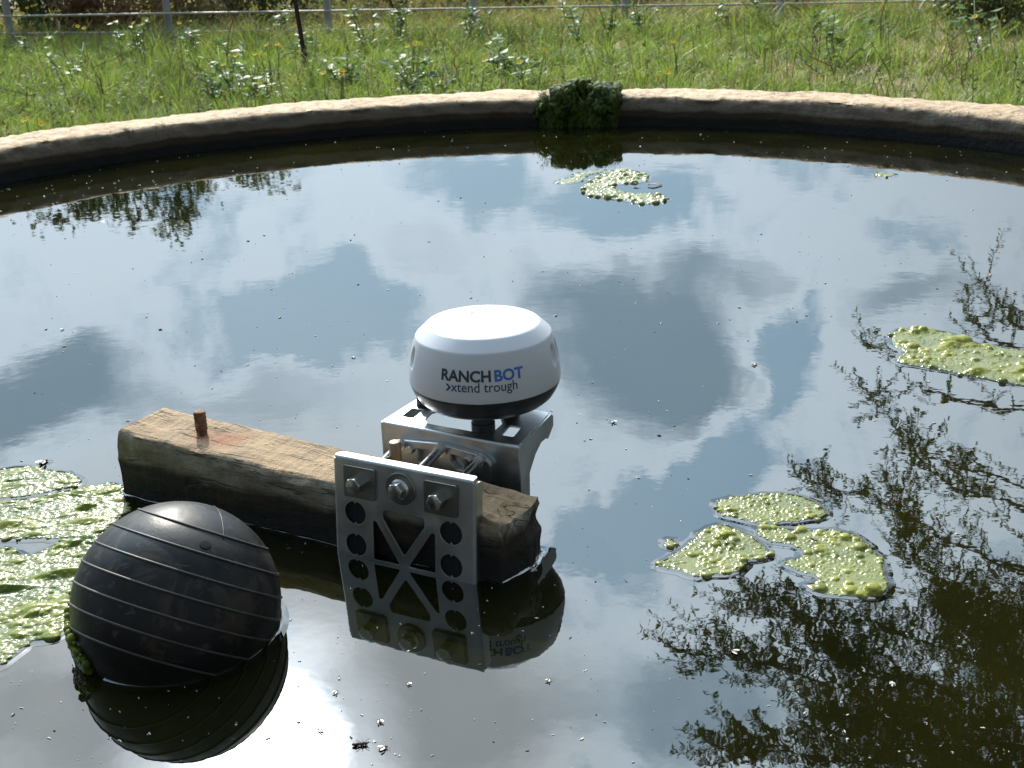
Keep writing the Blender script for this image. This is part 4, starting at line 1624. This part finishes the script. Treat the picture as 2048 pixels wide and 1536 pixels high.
def grass_field(n):
    g = np.random.default_rng(77)
    ang = g.uniform(math.radians(-27), math.radians(27), n)
    dist = 4.6 + 21.4 * g.random(n) ** 1.05
    x, y = dist * np.sin(ang), dist * np.cos(ang)
    r = np.hypot(x - TC[0], y - TC[1])
    k = r > TR_ + TT + 0.04
    dens_ = 0.55 * value_noise(x, y, 1.1, 1) + 0.45 * value_noise(x, y, 3.7, 2)
    rightness = np.clip((x / np.maximum(y, 1) + 0.05) / 0.4, 0, 1)
    # tufts
    nt = 5200
    ta, td = g.uniform(math.radians(-27), math.radians(27), nt), 4.6 + 21.4 * g.random(nt)
    tx, ty = td * np.sin(ta), td * np.cos(ta)
    pick = g.integers(0, nt, n)
    intuft = g.random(n) < 0.55
    x = np.where(intuft, tx[pick] + g.normal(0, 0.035, n), x)
    y = np.where(intuft, ty[pick] + g.normal(0, 0.035, n), y)
    th = g.random(nt)[pick]
    k = np.hypot(x - TC[0], y - TC[1]) > TR_ + TT + 0.04
    p = np.clip(1.25 - 0.45 * rightness - 0.8 * (0.55 - dens_), 0.15, 1)
    for bx, by, br in bare:
        d = np.hypot(x - bx, (y - by) * 0.6) / br
        p *= np.clip(d ** 2, 0.30, 1)
    k &= g.random(n) < p
    x, y, dens_, rightness, intuft, th = x[k], y[k], dens_[k], rightness[k], intuft[k], th[k]
    n = len(x)
    gz = np.array([gheight(a, b) for a, b in zip(x, y)])
    hgt = (0.09 + 0.16 * dens_ * g.random(n) + 0.10 * g.random(n) ** 3) * (1.05 - 0.42 * rightness)
    hgt *= np.where(y > 13, 1.35, 1.0) * np.where(intuft, 0.75 + 1.0 * th ** 2, 0.8)
    far = np.hypot(x, y)
    wid = g.uniform(0.003, 0.0085, n) * (0.7 + far * 0.06)
    az = g.uniform(0, 2 * np.pi, n)
    lean_ = g.uniform(0.1, 1.4, n) * hgt
    tint = np.clip(0.10 + 0.55 * value_noise(x, y, 1.7, 5) + 0.35 * (np.where(intuft, th, 0.5) - 0.5) + g.normal(0, 0.17, n), 0, 0.82)
    dry = g.random(n) < (0.07 + 0.22 * rightness * value_noise(x, y, 1.3, 9) + 0.55 * np.clip((y - 14) / 2.5, 0, 1))
    tint = np.where(dry, 1.0, tint)
    dx, dy = np.cos(az), np.sin(az)
    a2 = g.uniform(0, 2 * np.pi, n)
    sx, sy = np.cos(a2), np.sin(a2)
    V_ = np.zeros((n, 5, 3), np.float32)
    for i, (t, w) in enumerate(((0, 1), (0, -1), (0.55, 0.8), (0.55, -0.8), (1, 0))):
        V_[:, i, 0] = x + dx * lean_ * t ** 2 + sx * wid * w * 0.5
        V_[:, i, 1] = y + dy * lean_ * t ** 2 + sy * wid * w * 0.5
        V_[:, i, 2] = gz - 0.01 + hgt * t * (1 - 0.15 * t)
    base = np.arange(n) * 5
    tri = np.stack([base, base + 1, base + 3, base, base + 3, base + 2, base + 2, base + 3, base + 4], 1).reshape(-1)
    me = bpy.data.meshes.new('grass')
    me.vertices.add(n * 5)
    me.vertices.foreach_set('co', V_.reshape(-1))
    me.loops.add(len(tri))
    me.loops.foreach_set('vertex_index', tri.astype(np.int32))
    me.polygons.add(len(tri) // 3)
    me.polygons.foreach_set('loop_start', np.arange(0, len(tri), 3, dtype=np.int32))
    me.update(calc_edges=True)
    a = me.attributes.new('tint', 'FLOAT', 'POINT')
    a.data.foreach_set('value', np.repeat(tint, 5).astype(np.float32))
    return link('grass', me, M_GRASS, None, True)


tag(grass_field(300000), kind='stuff')


def leaf_quad(mb, p, d, nrm, L, W, att, curl=0.15):
    """a pointed leaf of four faces"""
    d = d.normalized()
    s = d.cross(nrm)
    if s.length < 1e-4:
        s = d.orthogonal()
    s.normalize()
    nn = s.cross(d).normalized()
    a, b, c = p, p + d * L * 0.45 + nn * L * curl, p + d * L
    mb.add([tuple(a), tuple(b + s * W * 0.5), tuple(b - nn * W * 0.12), tuple(b - s * W * 0.5), tuple(c)], [(0, 1, 2), (0, 2, 3), (1, 4, 2), (2, 4, 3)], att)


def rvec(g, k=1.0):
    return Vector((g.normal(0, k), g.normal(0, k), g.normal(0, k)))


def weed(px, h, label, spread=0.22, nl=46, leaf=0.098, seed=0):
    g = np.random.default_rng(seed + 500)
    b = at(px[0], px[1], GZ + 0.06)
    z0 = gheight(b[0], b[1])
    t = thing('leafy_weed', label, 'weed', (b[0], b[1], z0), 'leafy weeds in the grass')
    ms, ml = MB(), MB()
    for k in range(int(g.integers(4, 7))):
        top = Vector((b[0] + g.normal(0, spread * 0.6), b[1] + g.normal(0, spread * 0.6), z0 + h * g.uniform(0.65, 1.0)))
        base = Vector((b[0] + g.normal(0, 0.03), b[1] + g.normal(0, 0.03), z0 - 0.02))
        mid = base.lerp(top, 0.5) + rvec(g, 0.03)
        tube(ms, [base, mid, top], [0.006, 0.005, 0.003], 5)
        for i in range(nl // 5):
            q = g.uniform(0.25, 1.0)
            p = base.lerp(mid, q * 2) if q < 0.5 else mid.lerp(top, q * 2 - 1)
            a = g.uniform(0, 6.28)
            d = Vector((math.cos(a), math.sin(a), g.uniform(-0.25, 0.6)))
            L = leaf * g.uniform(0.6, 1.25)
            leaf_quad(ml, p, d, Vector((0, 0, 1)) + rvec(g, 0.35), L, L * g.uniform(0.34, 0.5), g.uniform(0.1, 0.8), g.uniform(-0.1, 0.15))
    ms.build('stem', M_WEED, t, tint=True)
    ml.build('foliage', M_WEED, t, tint=True)
    return t


for i, (px, h, lab) in enumerate([
    ((140, 170), 0.40, 'leafy weed with pale shiny leaves left of the first fence post'),
    ((265, 118), 0.45, 'broad leafy weed in front of the first fence post'),
    ((385, 112), 0.42, 'leafy weed right of the first fence post below the rail'),
    ((478, 178), 0.45, 'tall leafy weed beside the yellow flowers left of the rusty post'),
    ((430, 195), 0.30, 'low leafy weed left of the tall weed by the rusty post'),
    ((528, 192), 0.36, 'dense bushy weed just left of the rusty post foot'),
    ((608, 112), 0.40, 'leafy weed behind the leaning rusty post'),
    ((560, 72), 0.45, 'leafy weed under the rail near the second fence post'),
    ((735, 98), 0.60, 'tall weed with glossy leaves right of the second fence post'),
    ((800, 80), 0.60, 'tall glossy weed against the fence rail left of the third post'),
    ((868, 196), 0.30, 'small weed with pale leaves standing close behind the tank rim'),
    ((818, 190), 0.42, 'weed with a yellow flower head behind the tank rim'),
    ((1005, 150), 0.42, 'light green weed in short grass left of the moss'),
    ((1050, 182), 0.34, 'weed with pale leaves just behind the moss on the rim'),
    ((945, 80), 0.45, 'weed with pale leaves at the foot of the third fence post'),
    ((1160, 95), 0.62, 'silvery leaved bushy weed, left of the pair behind the moss'),
    ((1218, 92), 0.72, 'dark bushy weed, right of the pair behind the moss'),
    ((1290, 75), 0.50, 'silvery weed right of the dark bushy pair'),
    ((1430, 58), 0.45, 'small silvery weed far back at mid field'),
    ((1515, 52), 0.50, 'silvery weed beside the dry brown stems far back'),
    ((1672, 132), 0.50, 'upright weed with pale leaves above the bare red soil'),
    ((1635, 70), 0.40, 'low bluish weed far back right of the dry stems'),
    ((1925, 55), 0.80, 'tall leafy weed beside the dark shrub'),
    ((1962, 120), 0.60, 'bright leafy weed in front of the dark shrub'),
    ((60, 120), 0.40, 'leafy weed at the field edge below the flowering clump'),
    ((690, 165), 0.30, 'low weed among yellow flowers right of the rusty post'),
]):
    weed(px, h, lab, seed=i, nl=90 if h > 0.4 else 66)

g = np.random.default_rng(31)
mb = MB()
for k in range(900):
    a, dd = g.uniform(-0.46, 0.46), 4.9 + 14 * g.random()
    cx, cy = dd * math.sin(a), dd * math.cos(a)
    if math.hypot(cx - TC[0], cy - TC[1]) < TR_ + TT + 0.12:
        continue
    if g.random() < 0.45 * max(0, a / 0.46):
        continue
    z0 = gheight(cx, cy)
    hh = g.uniform(0.08, 0.30)
    for i in range(int(g.integers(9, 22))):
        p = Vector((cx + g.normal(0, 0.07), cy + g.normal(0, 0.07), z0 + hh * g.uniform(0.3, 1.0)))
        L = g.uniform(0.03, 0.065)
        leaf_quad(mb, p, Vector((g.normal(), g.normal(), g.uniform(-0.3, 0.5))), Vector((0, 0, 1)) + rvec(g, 0.3), L, L * g.uniform(0.35, 0.6), g.uniform(0, 0.8), g.uniform(-0.1, 0.15))
tag(mb.build('ground_cover', M_COVER, tint=True), kind='stuff')
mb = MB()
for k in range(700):
    a, dd = g.uniform(-0.46, 0.46), 4.9 + 15 * g.random()
    cx, cy = dd * math.sin(a), dd * math.cos(a)
    if math.hypot(cx - TC[0], cy - TC[1]) < TR_ + TT + 0.10:
        continue
    p = Vector((cx, cy, gheight(cx, cy)))
    hh = g.uniform(0.15, 0.5)
    q = p + Vector((g.normal(0, 0.10), g.normal(0, 0.10), hh))
    tube(mb, [p, p.lerp(q, 0.5) + rvec(g, 0.015), q], [0.004, 0.0035, 0.0015], 3, caps=False)
    if g.random() < 0.5:
        for i in range(5):
            leaf_quad(mb, q + Vector((0, 0, -0.02 * i)), Vector((g.normal(), g.normal(), 0.6)), rvec(g), 0.03, 0.010, 0.5)
tag(mb.build('dry_stems', M_STALK, None), kind='stuff')

GF = 'yellow flowers in the grass'


def flower(px, label, n=2, h=0.42, seed=0):
    g = np.random.default_rng(900 + seed)
    # the bloom is what the pixel shows; its stem stands h below it
    top = at(px[0], px[1], GZ + h)
    z0 = gheight(top[0], top[1])
    t = thing('yellow_flower', label, 'flower', (top[0], top[1], z0), GF)
    ms = MB()
    for k in range(n):
        hd = Vector(top) + Vector((g.normal(0, 0.045), g.normal(0, 0.045), g.normal(0, 0.03)))
        tube(ms, [Vector((top[0], top[1], z0 - 0.02)), Vector((top[0], top[1], z0)).lerp(hd, 0.6) + rvec(g, 0.012), hd], [0.005, 0.004, 0.003], 5)
        mp = MB()
        nrm = (Vector((g.normal(0, 0.4), -0.6, 1.0))).normalized()
        a = nrm.orthogonal().normalized()
        b = nrm.cross(a)
        for i in range(9):
            w = 2 * math.pi * i / 9
            d = a * math.cos(w) + b * math.sin(w)
            leaf_quad(mp, hd + d * 0.006, d + nrm * 0.15, nrm, 0.021, 0.013, g.uniform(0.2, 0.8), 0.03)
        bl = mp.build('bloom', M_PETAL, t, tint=True)
        mc_ = MB()
        lathe(mc_, [(0.006, 0), (0.006, 0.003), (0.0035, 0.005), (0.001, 0.006)], 10, Matrix.Translation(hd) @ nrm.to_track_quat('Z', 'Y').to_matrix().to_4x4())
        c = mc_.build('flower_center', M_YCENT)
        put_under(c, bl)
    ms.build('stem', M_WEED, t, tint=True)


for i, (px, n, lab) in enumerate([
    ((60, 243), 2, 'yellow flower standing right behind the left end of the rim'),
    ((42, 24), 4, 'big cluster of yellow flowers above the rail at the far left'),
    ((72, 12), 3, 'yellow flowers beside the big cluster above the rail'),
    ((165, 50), 2, 'yellow flowers just below the rail left of the first post'),
    ((235, 40), 1, 'single yellow flower at the rail left of the first post'),
    ((277, 47), 2, 'yellow flowers at the rail nearest the first post'),
    ((455, 122), 2, 'yellow flowers left of the tall weed by the rusty post'),
    ((525, 100), 2, 'lower yellow flowers left of the leaning rusty post'),
    ((545, 92), 3, 'upper yellow flower cluster left of the leaning rusty post'),
    ((656, 140), 1, 'single yellow flower right of the rusty post foot'),
    ((682, 147), 3, 'yellow flower pair right of the rusty post foot'),
    ((820, 90), 4, 'bright yellow flower cluster on the weed between post and moss'),
    ((951, 128), 1, 'small orange yellow flower at mid field left of the moss'),
    ((1067, 115), 2, 'yellow flowers straight above the moss'),
    ((1325, 163), 2, 'yellow flowers close behind the rim right of the moss'),
    ((1358, 83), 1, 'lone yellow flower far back right of the dark bushy pair'),
    ((355, 48), 1, 'single yellow flower right of the first post below the rail'),
    ((1940, 35), 1, 'tiny yellow flower on the weed by the dark shrub'),
]):
    flower(px, lab, n, 0.36 if px[1] > 60 else 0.5, i)


def stalk(px, h, label, seed):
    g = np.random.default_rng(1300 + seed)
    b = at(px[0], px[1], GZ)
    z0 = gheight(b[0], b[1])
    mb = MB()
    base = Vector((b[0], b[1], z0 - 0.02))
    pts = [base]
    for k in range(4):
        pts.append(base + Vector((g.normal(0, 0.03) * (k + 1), g.normal(0, 0.03) * (k + 1), h * (k + 1) / 4)))
    tube(mb, pts, [0.007, 0.006, 0.005, 0.004, 0.002], 5)
    for k in range(6):
        i = int(g.integers(1, 4))
        p = pts[i].lerp(pts[i + 1], g.random())
        q = p + Vector((g.normal(0, 0.09), g.normal(0, 0.09), g.uniform(0.04, 0.18)))
        tube(mb, [p, p.lerp(q, 0.5) + rvec(g, 0.01), q], [0.004, 0.003, 0.0015], 4)
    tag(mb.build('dry_stalk', M_STALK), label, 'dry stalk', 'dead stalks in the grass')


for i, (px, h, lab) in enumerate([
    ((213, 205), 0.45, 'bare brown stalk behind the left rim'), ((152, 165), 0.55, 'leaning dead stalk left of the first fence post'),
    ((372, 190), 0.30, 'short dead stalk between two weeds left of the rusty post'), ((1640, 180), 0.40, 'dry stalk standing in the bare red soil behind the right rim'),
    ((1662, 178), 0.34, 'thick dry stalk leaning right over the bare red soil'), ((1900, 165), 0.42, 'thin dry stalk near the right end of the rim'),
    ((1768, 120), 0.70, 'tall thin dead stalk in the green grass at right'), ((1932, 185), 0.40, 'forked dry stalk close behind the right end of the rim'),
    ((458, 150), 0.75, 'tall dark stalk beside the weed left of the rusty post'), ((1588, 45), 0.7, 'dry brown stem far back beside the silvery weed'),
    ((40, 240), 0.45, 'reddish dry stalk by the flower at the left rim end'), ((905, 182), 0.35, 'dark dry stalk near the orange flower')]):
    stalk(px, h, lab, i)

# leaning rusty steel post
mb = MB()
pb = Vector(at(617, 160, GZ))
pt = Vector((at(583, 0, 1.0)[0], 0, 0))
d0 = ray(580, -60)
tt = pb.y / d0[1]
pt = Vector((d0[0] * tt, d0[1] * tt, CAM_H + d0[2] * tt))
dirp = (pt - pb).normalized()
sx_ = dirp.cross(Vector((0, 1, 0))).normalized()
sy_ = dirp.cross(sx_).normalized()
Mp = frame(pb - dirp * 0.3, sx_, sy_, dirp)
Lp = (pt - pb).length + 0.55
box(mb, -0.020, 0.020, -0.003, 0.003, 0, Lp, Mp)
box(mb, -0.003, 0.003, 0.0031, 0.036, 0, Lp, Mp)
for k in range(int(Lp / 0.06)):
    box(mb, -0.006, 0.006, -0.009, -0.0031, 0.05 + k * 0.06, 0.068 + k * 0.06, Mp)
M_DARKRUST = simple('dark_rust', (0.045, 0.028, 0.020), 0.85, 0.4, 60)
tag(mb.build('steel_post', M_DARKRUST, None, False), 'thin dark rusty steel post leaning left in the grass', 'post')

# pipe fence behind the field
fence = thing('pipe_fence', 'pale pipe rail fence on grey posts along the back of the field', 'fence', (0, 16, GZ))
fd = lambda x, y: None


def fence_pt(x, y, Y):
    d = ray(x, y)
    t = Y / d[1]
    return Vector((d[0] * t, d[1] * t, CAM_H + d[2] * t))


FY = 15.6
for k, x in enumerate((15, 335, 655, 947, 1250, 1560, 1880, 2200, -300)):
    p = fence_pt(x, 30, FY)
    mb = MB()
    z0 = gheight(p.x, FY) - 0.1
    lathe(mb, [(0.048, 0), (0.048, 1.55 - z0 - 0.02 + GZ), (0.042, 1.57 - z0 + GZ), (0.01, 1.58 - z0 + GZ)], 14, Matrix.Translation((p.x, FY, z0)))
    sharpen(mb.build('post', M_GPAINT, fence), 40)


def rail(pts, r, off, mat=None):
    mb = MB()
    P_ = [fence_pt(x, y, FY - off) for x, y in pts]
    tube(mb, P_, r, 8)
    mb.build('rail', mat or M_PIPE, fence)


rail([(-420, 44), (0, 33), (335, 27), (655, 22), (947, 17), (1250, 12), (1560, 8), (1880, 2), (2300, -8)], 0.013, 0.085)
rail([(-420, 76), (0, 67), (335, 64), (655, 60), (947, 54), (1250, 46), (1560, 34), (1880, 16), (2300, 0)], 0.008, 0.085, M_GPAINT)
for z in (0.42, 0.85):
    mb = MB()
    tube(mb, [Vector((-9.5, FY - 0.085, z)), Vector((0, FY - 0.085, z + 0.02)), Vector((10, FY - 0.085, z + 0.05))], 0.022, 8)
    mb.build('rail', M_PIPE, fence)

# ------------------------------------------------------------------ trees


def bush_leaves(mb, g, c, R, n, leaf, flat=0.8):
    """leaf clumps through a rough ellipsoid volume"""
    cl = []
    for k in range(max(5, n // 60)):
        d = rvec(g).normalized() * g.random() ** 0.4
        cl.append((Vector(c) + Vector((d.x * R[0], d.y * R[1], d.z * R[2])), g.uniform(0.16, 0.34) * min(R), g.uniform(0, 0.6)))
    for k in range(n):
        cc, cr, tn = cl[int(g.integers(0, len(cl)))]
        p = cc + rvec(g, cr)
        d = rvec(g) + Vector((0, 0, -0.2))
        leaf_quad(mb, p, d, rvec(g), leaf * g.uniform(0.6, 1.3), leaf * g.uniform(0.3, 0.5), min(1, max(0, tn + g.normal(0.15, 0.15))), 0.1)


def tree(name, x, y, h, crown, label, cat, seed, group, nleaf=2600, leaf=0.16, bare=0.35, mat=None):
    g = np.random.default_rng(seed)
    z0 = gheight(x, y)
    t = thing(name, label, cat, (x, y, z0), group)
    mt, mc_ = MB(), MB()
    nst = int(g.integers(1, 4))
    for s in range(nst):
        base = Vector((x + g.normal(0, 0.12), y + g.normal(0, 0.12), z0 - 0.05))
        top = base + Vector((g.normal(0, 0.14 * h), g.normal(0, 0.1 * h), h * g.uniform(0.75, 0.95)))
        pts = [base.lerp(top, k / 6) + rvec(g, 0.05 * h * (k > 0) * 0.5) for k in range(7)]
        r = 0.030 * h * g.uniform(0.5, 0.9)
        tube(mt, pts, [r * (1 - 0.85 * k / 6) for k in range(7)], 8)
        for k in range(9):
            i = int(g.integers(2, 6))
            p = pts[i]
            q = p + Vector((g.normal(0, 1) * crown * 0.6, g.normal(0, 1) * crown * 0.6, g.uniform(0.0, 0.35) * h))
            tube(mt, [p, p.lerp(q, 0.5) + rvec(g, 0.08), q], [r * 0.4, r * 0.25, r * 0.08], 5)
            bush_leaves(mc_, g, q, (crown * 0.38, crown * 0.38, crown * 0.28), nleaf // (nst * 9), leaf)
    mt.build('trunk', M_BARK, t)
    mc_.build('crown', mat or M_CROWN, t, tint=True)
    return t


GT = 'trees behind the pipe fence'
for i, (az, dist, h, cr, lab) in enumerate([
    (-24.5, 20.5, 2.4, 1.7, 'tree at the far left end behind the pipe fence'),
    (-20.5, 21.0, 3.6, 1.5, 'tall thin leaved tree behind the fence left of the first post'),
    (-17.6, 20.0, 3.8, 1.4, 'tallest tree behind the fence by the first post'),
    (-14.5, 21.5, 3.7, 1.4, 'tree behind the fence between first and second post'),
    (-12.0, 20.5, 3.2, 1.1, 'small tree behind the fence near the second post'),
    (-7.0, 23.0, 2.3, 1.3, 'low tree behind the fence past the leaning rusty post'),
    (-2.0, 22.0, 2.2, 1.2, 'low bushy tree behind the third fence post'),
    (4.5, 24.0, 2.3, 1.4, 'low tree behind the fence at the middle of the field'),
    (10.0, 23.0, 2.2, 1.3, 'low tree behind the faint end of the rail'),
    (15.5, 24.0, 2.3, 1.4, 'low tree behind the field left of the dark shrub')]):
    a = math.radians(az)
    tree('field_tree', dist * math.sin(a), dist * math.cos(a), h, cr, lab, 'tree', 40 + i, GT, 2200, 0.17)


def shrub(px, Y, R, label, seed, mat, n=1500, leaf=0.08, name='shrub'):
    g = np.random.default_rng(seed)
    d = ray(*px)
    t_ = Y / d[1]
    x = d[0] * t_
    z0 = gheight(x, Y)
    t = thing(name, label, 'shrub', (x, Y, z0), 'shrubs along the back of the field')
    mt, ml = MB(), MB()
    for k in range(9):
        q = Vector((x + g.normal(0, R[0] * 0.5), Y + g.normal(0, R[1] * 0.5), z0 + R[2] * g.uniform(0.8, 1.8)))
        b = Vector((x + g.normal(0, 0.06), Y + g.normal(0, 0.06), z0 - 0.03))
        tube(mt, [b, b.lerp(q, 0.5) + rvec(g, 0.05), q], [0.016, 0.011, 0.004], 5)
    bush_leaves(ml, g, (x, Y, z0 + R[2]), R, n, leaf)
    mt.build('stems', M_STALK, t)
    ml.build('foliage', mat, t, tint=True)


M_RED = m_leaf('dead_red_leaves', (0.17, 0.085, 0.05), (0.30, 0.18, 0.11), None, 0.3, 0.8, 0.2)
M_DRY = m_leaf('dry_tall_grass', (0.22, 0.17, 0.10), (0.36, 0.29, 0.17), None, 0.4, 0.7, 0.2)
shrub((235, 30), 17.0, (0.75, 0.5, 0.55), 'reddish brown dead shrub behind the fence left of the first post', 71, M_RED, 2600, 0.10)
shrub((120, 20), 17.5, (0.7, 0.5, 0.6), 'dark green shrub behind the fence at the far left', 72, M_CROWN, 1800, 0.10)
shrub((420, 15), 17.6, (0.8, 0.5, 0.6), 'dry tan shrub behind the fence right of the first post', 73, M_DRY, 2200, 0.10)
shrub((560, 10), 18.2, (0.8, 0.5, 0.6), 'dark shrub behind the fence near the second post', 74, M_CROWN, 1800, 0.10)
shrub((800, 5), 18.0, (0.9, 0.6, 0.6), 'tan dry brush behind the fence between second and third post', 75, M_DRY, 2400, 0.10)
shrub((1020, 0), 19.0, (0.5, 0.4, 0.5), 'small dark shrub behind the fence right of the third post', 76, M_CROWN, 1200, 0.10)
shrub((1560, 5), 17.0, (0.7, 0.5, 0.4), 'brown dry brush at the back right of the field', 77, M_RED, 1400, 0.09)
shrub((1985, 20), 13.5, (0.65, 0.5, 0.42), 'dark green shrub with shade under it at the right edge of the field', 78, M_CROWN, 3200, 0.075)
shrub((2120, 20), 13.0, (0.6, 0.5, 0.5), 'leafy shrub next to the dark shrub just at the picture edge', 79, M_CROWN, 2400, 0.075)
shrub((1250, 2), 18.5, (0.9, 0.5, 0.5), 'tan brush behind the field at the middle of the back', 80, M_DRY, 1800, 0.10)
shrub((-60, 20), 17.0, (0.7, 0.5, 0.6), 'green shrub behind the fence past the left picture edge', 81, M_CROWN, 1600, 0.10)

# overhanging tree, seen in the water: limbs reach in over the right side of the tank
g = np.random.default_rng(404)
TX, TY = 4.7, 5.6
ot = thing('overhanging_tree', 'feathery leaved tree whose branches mirror in the water at right', 'tree', (TX, TY, GZ))
mt, ml = MB(), MB()
tb = Vector((TX, TY, GZ - 0.1))
fork = Vector((TX - 0.25, TY - 0.1, 1.6))
tube(mt, [tb, tb.lerp(fork, 0.5) + Vector((0.08, 0, 0)), fork], [0.17, 0.13, 0.11], 10)
limbs = [  # (reflection pixels from the crown towards the tip, distance, sprays, width)
    ([(2300, 1700), (2048, 1500), (1750, 1400), (1560, 1335), (1380, 1300)], 5.6, 90, 75),
    ([(2300, 1500), (2048, 1350), (1800, 1260), (1620, 1235), (1490, 1190)], 5.8, 80, 60),
    ([(2300, 1300), (2080, 1150), (1880, 1080), (1740, 985), (1615, 967)], 6.2, 80, 45),
    ([(2300, 1100), (2080, 980), (1900, 925), (1800, 870), (1742, 790)], 6.4, 60, 30),
    ([(2300, 1000), (2080, 830), (1900, 800), (1840, 770), (1740, 780)], 6.4, 45, 22),
    ([(2300, 850), (2080, 760), (1900, 735), (1800, 715), (1725, 690)], 6.6, 40, 24),
    ([(2350, 800), (2120, 690), (2030, 640), (1990, 600), (1955, 560)], 6.6, 60, 30),
    ([(2200, 760), (2050, 700), (1990, 680), (1960, 650), (1945, 630)], 6.5, 30, 22),
    ([(2200, 1800), (2000, 1600), (1800, 1520), (1600, 1500), (1440, 1500)], 5.3, 80, 50),
    ([(2300, 1400), (2060, 1230), (1900, 1180), (1820, 1090), (1790, 1000)], 6.0, 80, 60),
    ([(2300, 1650), (2060, 1460), (1880, 1380), (1720, 1340), (1640, 1270)], 5.6, 110, 85),
    ([(2300, 1200), (2080, 1040), (1960, 990), (1880, 960), (1820, 900)], 6.2, 80, 50),
    ([(2200, 1750), (2020, 1560), (1880, 1490), (1760, 1440), (1650, 1440)], 5.4, 110, 80),
    ([(2400, 1600), (2200, 1400), (2050, 1320), (1960, 1250), (1900, 1200)], 5.8, 120, 95),
]


def spray(p, d, L, n, g):
    """a drooping feathery twig with paired leaflets"""
    d = d.normalized()
    prev = p
    pts = [p]
    for k in range(4):
        d = (d + Vector((0, 0, -0.16)) + rvec(g, 0.12)).normalized()
        prev = prev + d * L / 4
        pts.append(prev)
    tube(mt, pts, [0.0035, 0.003, 0.0025, 0.002, 0.0012], 3, caps=False)
    for k in range(n):
        t = (k + 0.5) / n * 4
        i = min(3, int(t))
        q = pts[i].lerp(pts[i + 1], t - i)
        tg = (pts[i + 1] - pts[i]).normalized()
        s = tg.orthogonal() if k == 0 else tg.cross(Vector((0.3, 0.2, 1))).normalized()
        for sg in (-1, 1):
            dd = (s * sg + tg * 0.6 + rvec(g, 0.25)).normalized()
            Lf = g.uniform(0.03, 0.056)
            leaf_quad(ml, q, dd, Vector((0, 0, 1)) + rvec(g, 0.4), Lf, Lf * 0.30, g.uniform(0, 0.8), 0.05)


for pts_, dist, n, wid in limbs:
    P3 = [Vector(mirrored(x, y, dist + 0.35 * (4 - k) * 0.3 - 0.1 * k)) for k, (x, y) in enumerate(pts_)]
    P3 = [fork] + P3
    dense = []
    for k in range(len(P3) - 1):
        for j in range(5):
            dense.append(P3[k].lerp(P3[k + 1], j / 5) + rvec(g, 0.012))
    dense.append(P3[-1])
    m_ = len(dense)
    tube(mt, dense, [0.022 * (1 - i / m_) ** 1.2 + 0.003 for i in range(m_)], 6)
    low = min(1.0, max(0.0, (pts_[-1][1] - 850) / 350))
    for k in range(int(n * (0.40 + 1.5 * low))):
        u_ = g.random() ** 0.8
        i = min(m_ - 2, int((0.18 + 0.82 * u_) * (m_ - 1)))
        p = dense[i].lerp(dense[i + 1], g.random())
        tip = i / m_
        w = wid / FPX * dist * 1.5 * (1.15 - tip)
        tg = (dense[i + 1] - dense[i]).normalized()
        q = p + rvec(g, w * 0.6)
        if (q - p).length > 0.05:
            tube(mt, [p, p.lerp(q, 0.5) + rvec(g, 0.02), q], [0.006, 0.004, 0.003], 3, caps=False)
        spray(q, tg + rvec(g, 0.45), g.uniform(0.14, 0.30), int(g.integers(6, 11)), g)
# thick leafy heart of the crown
for k in range(2100):
    x, y = g.uniform(1560, 2350), g.uniform(950, 1800)
    if (x - 1560) / 790 + (y - 950) / 850 < 0.70 + 0.33 * g.random() or y < 1150 + 0.3 * (2048 - x):
        continue
    p = Vector(mirrored(x, y, g.uniform(5.4, 6.8)))
    spray(p, rvec(g), g.uniform(0.16, 0.34), 10, g)
mt.build('trunk', M_BARK, ot)
ml.build('crown', M_CROWN, ot, tint=True)
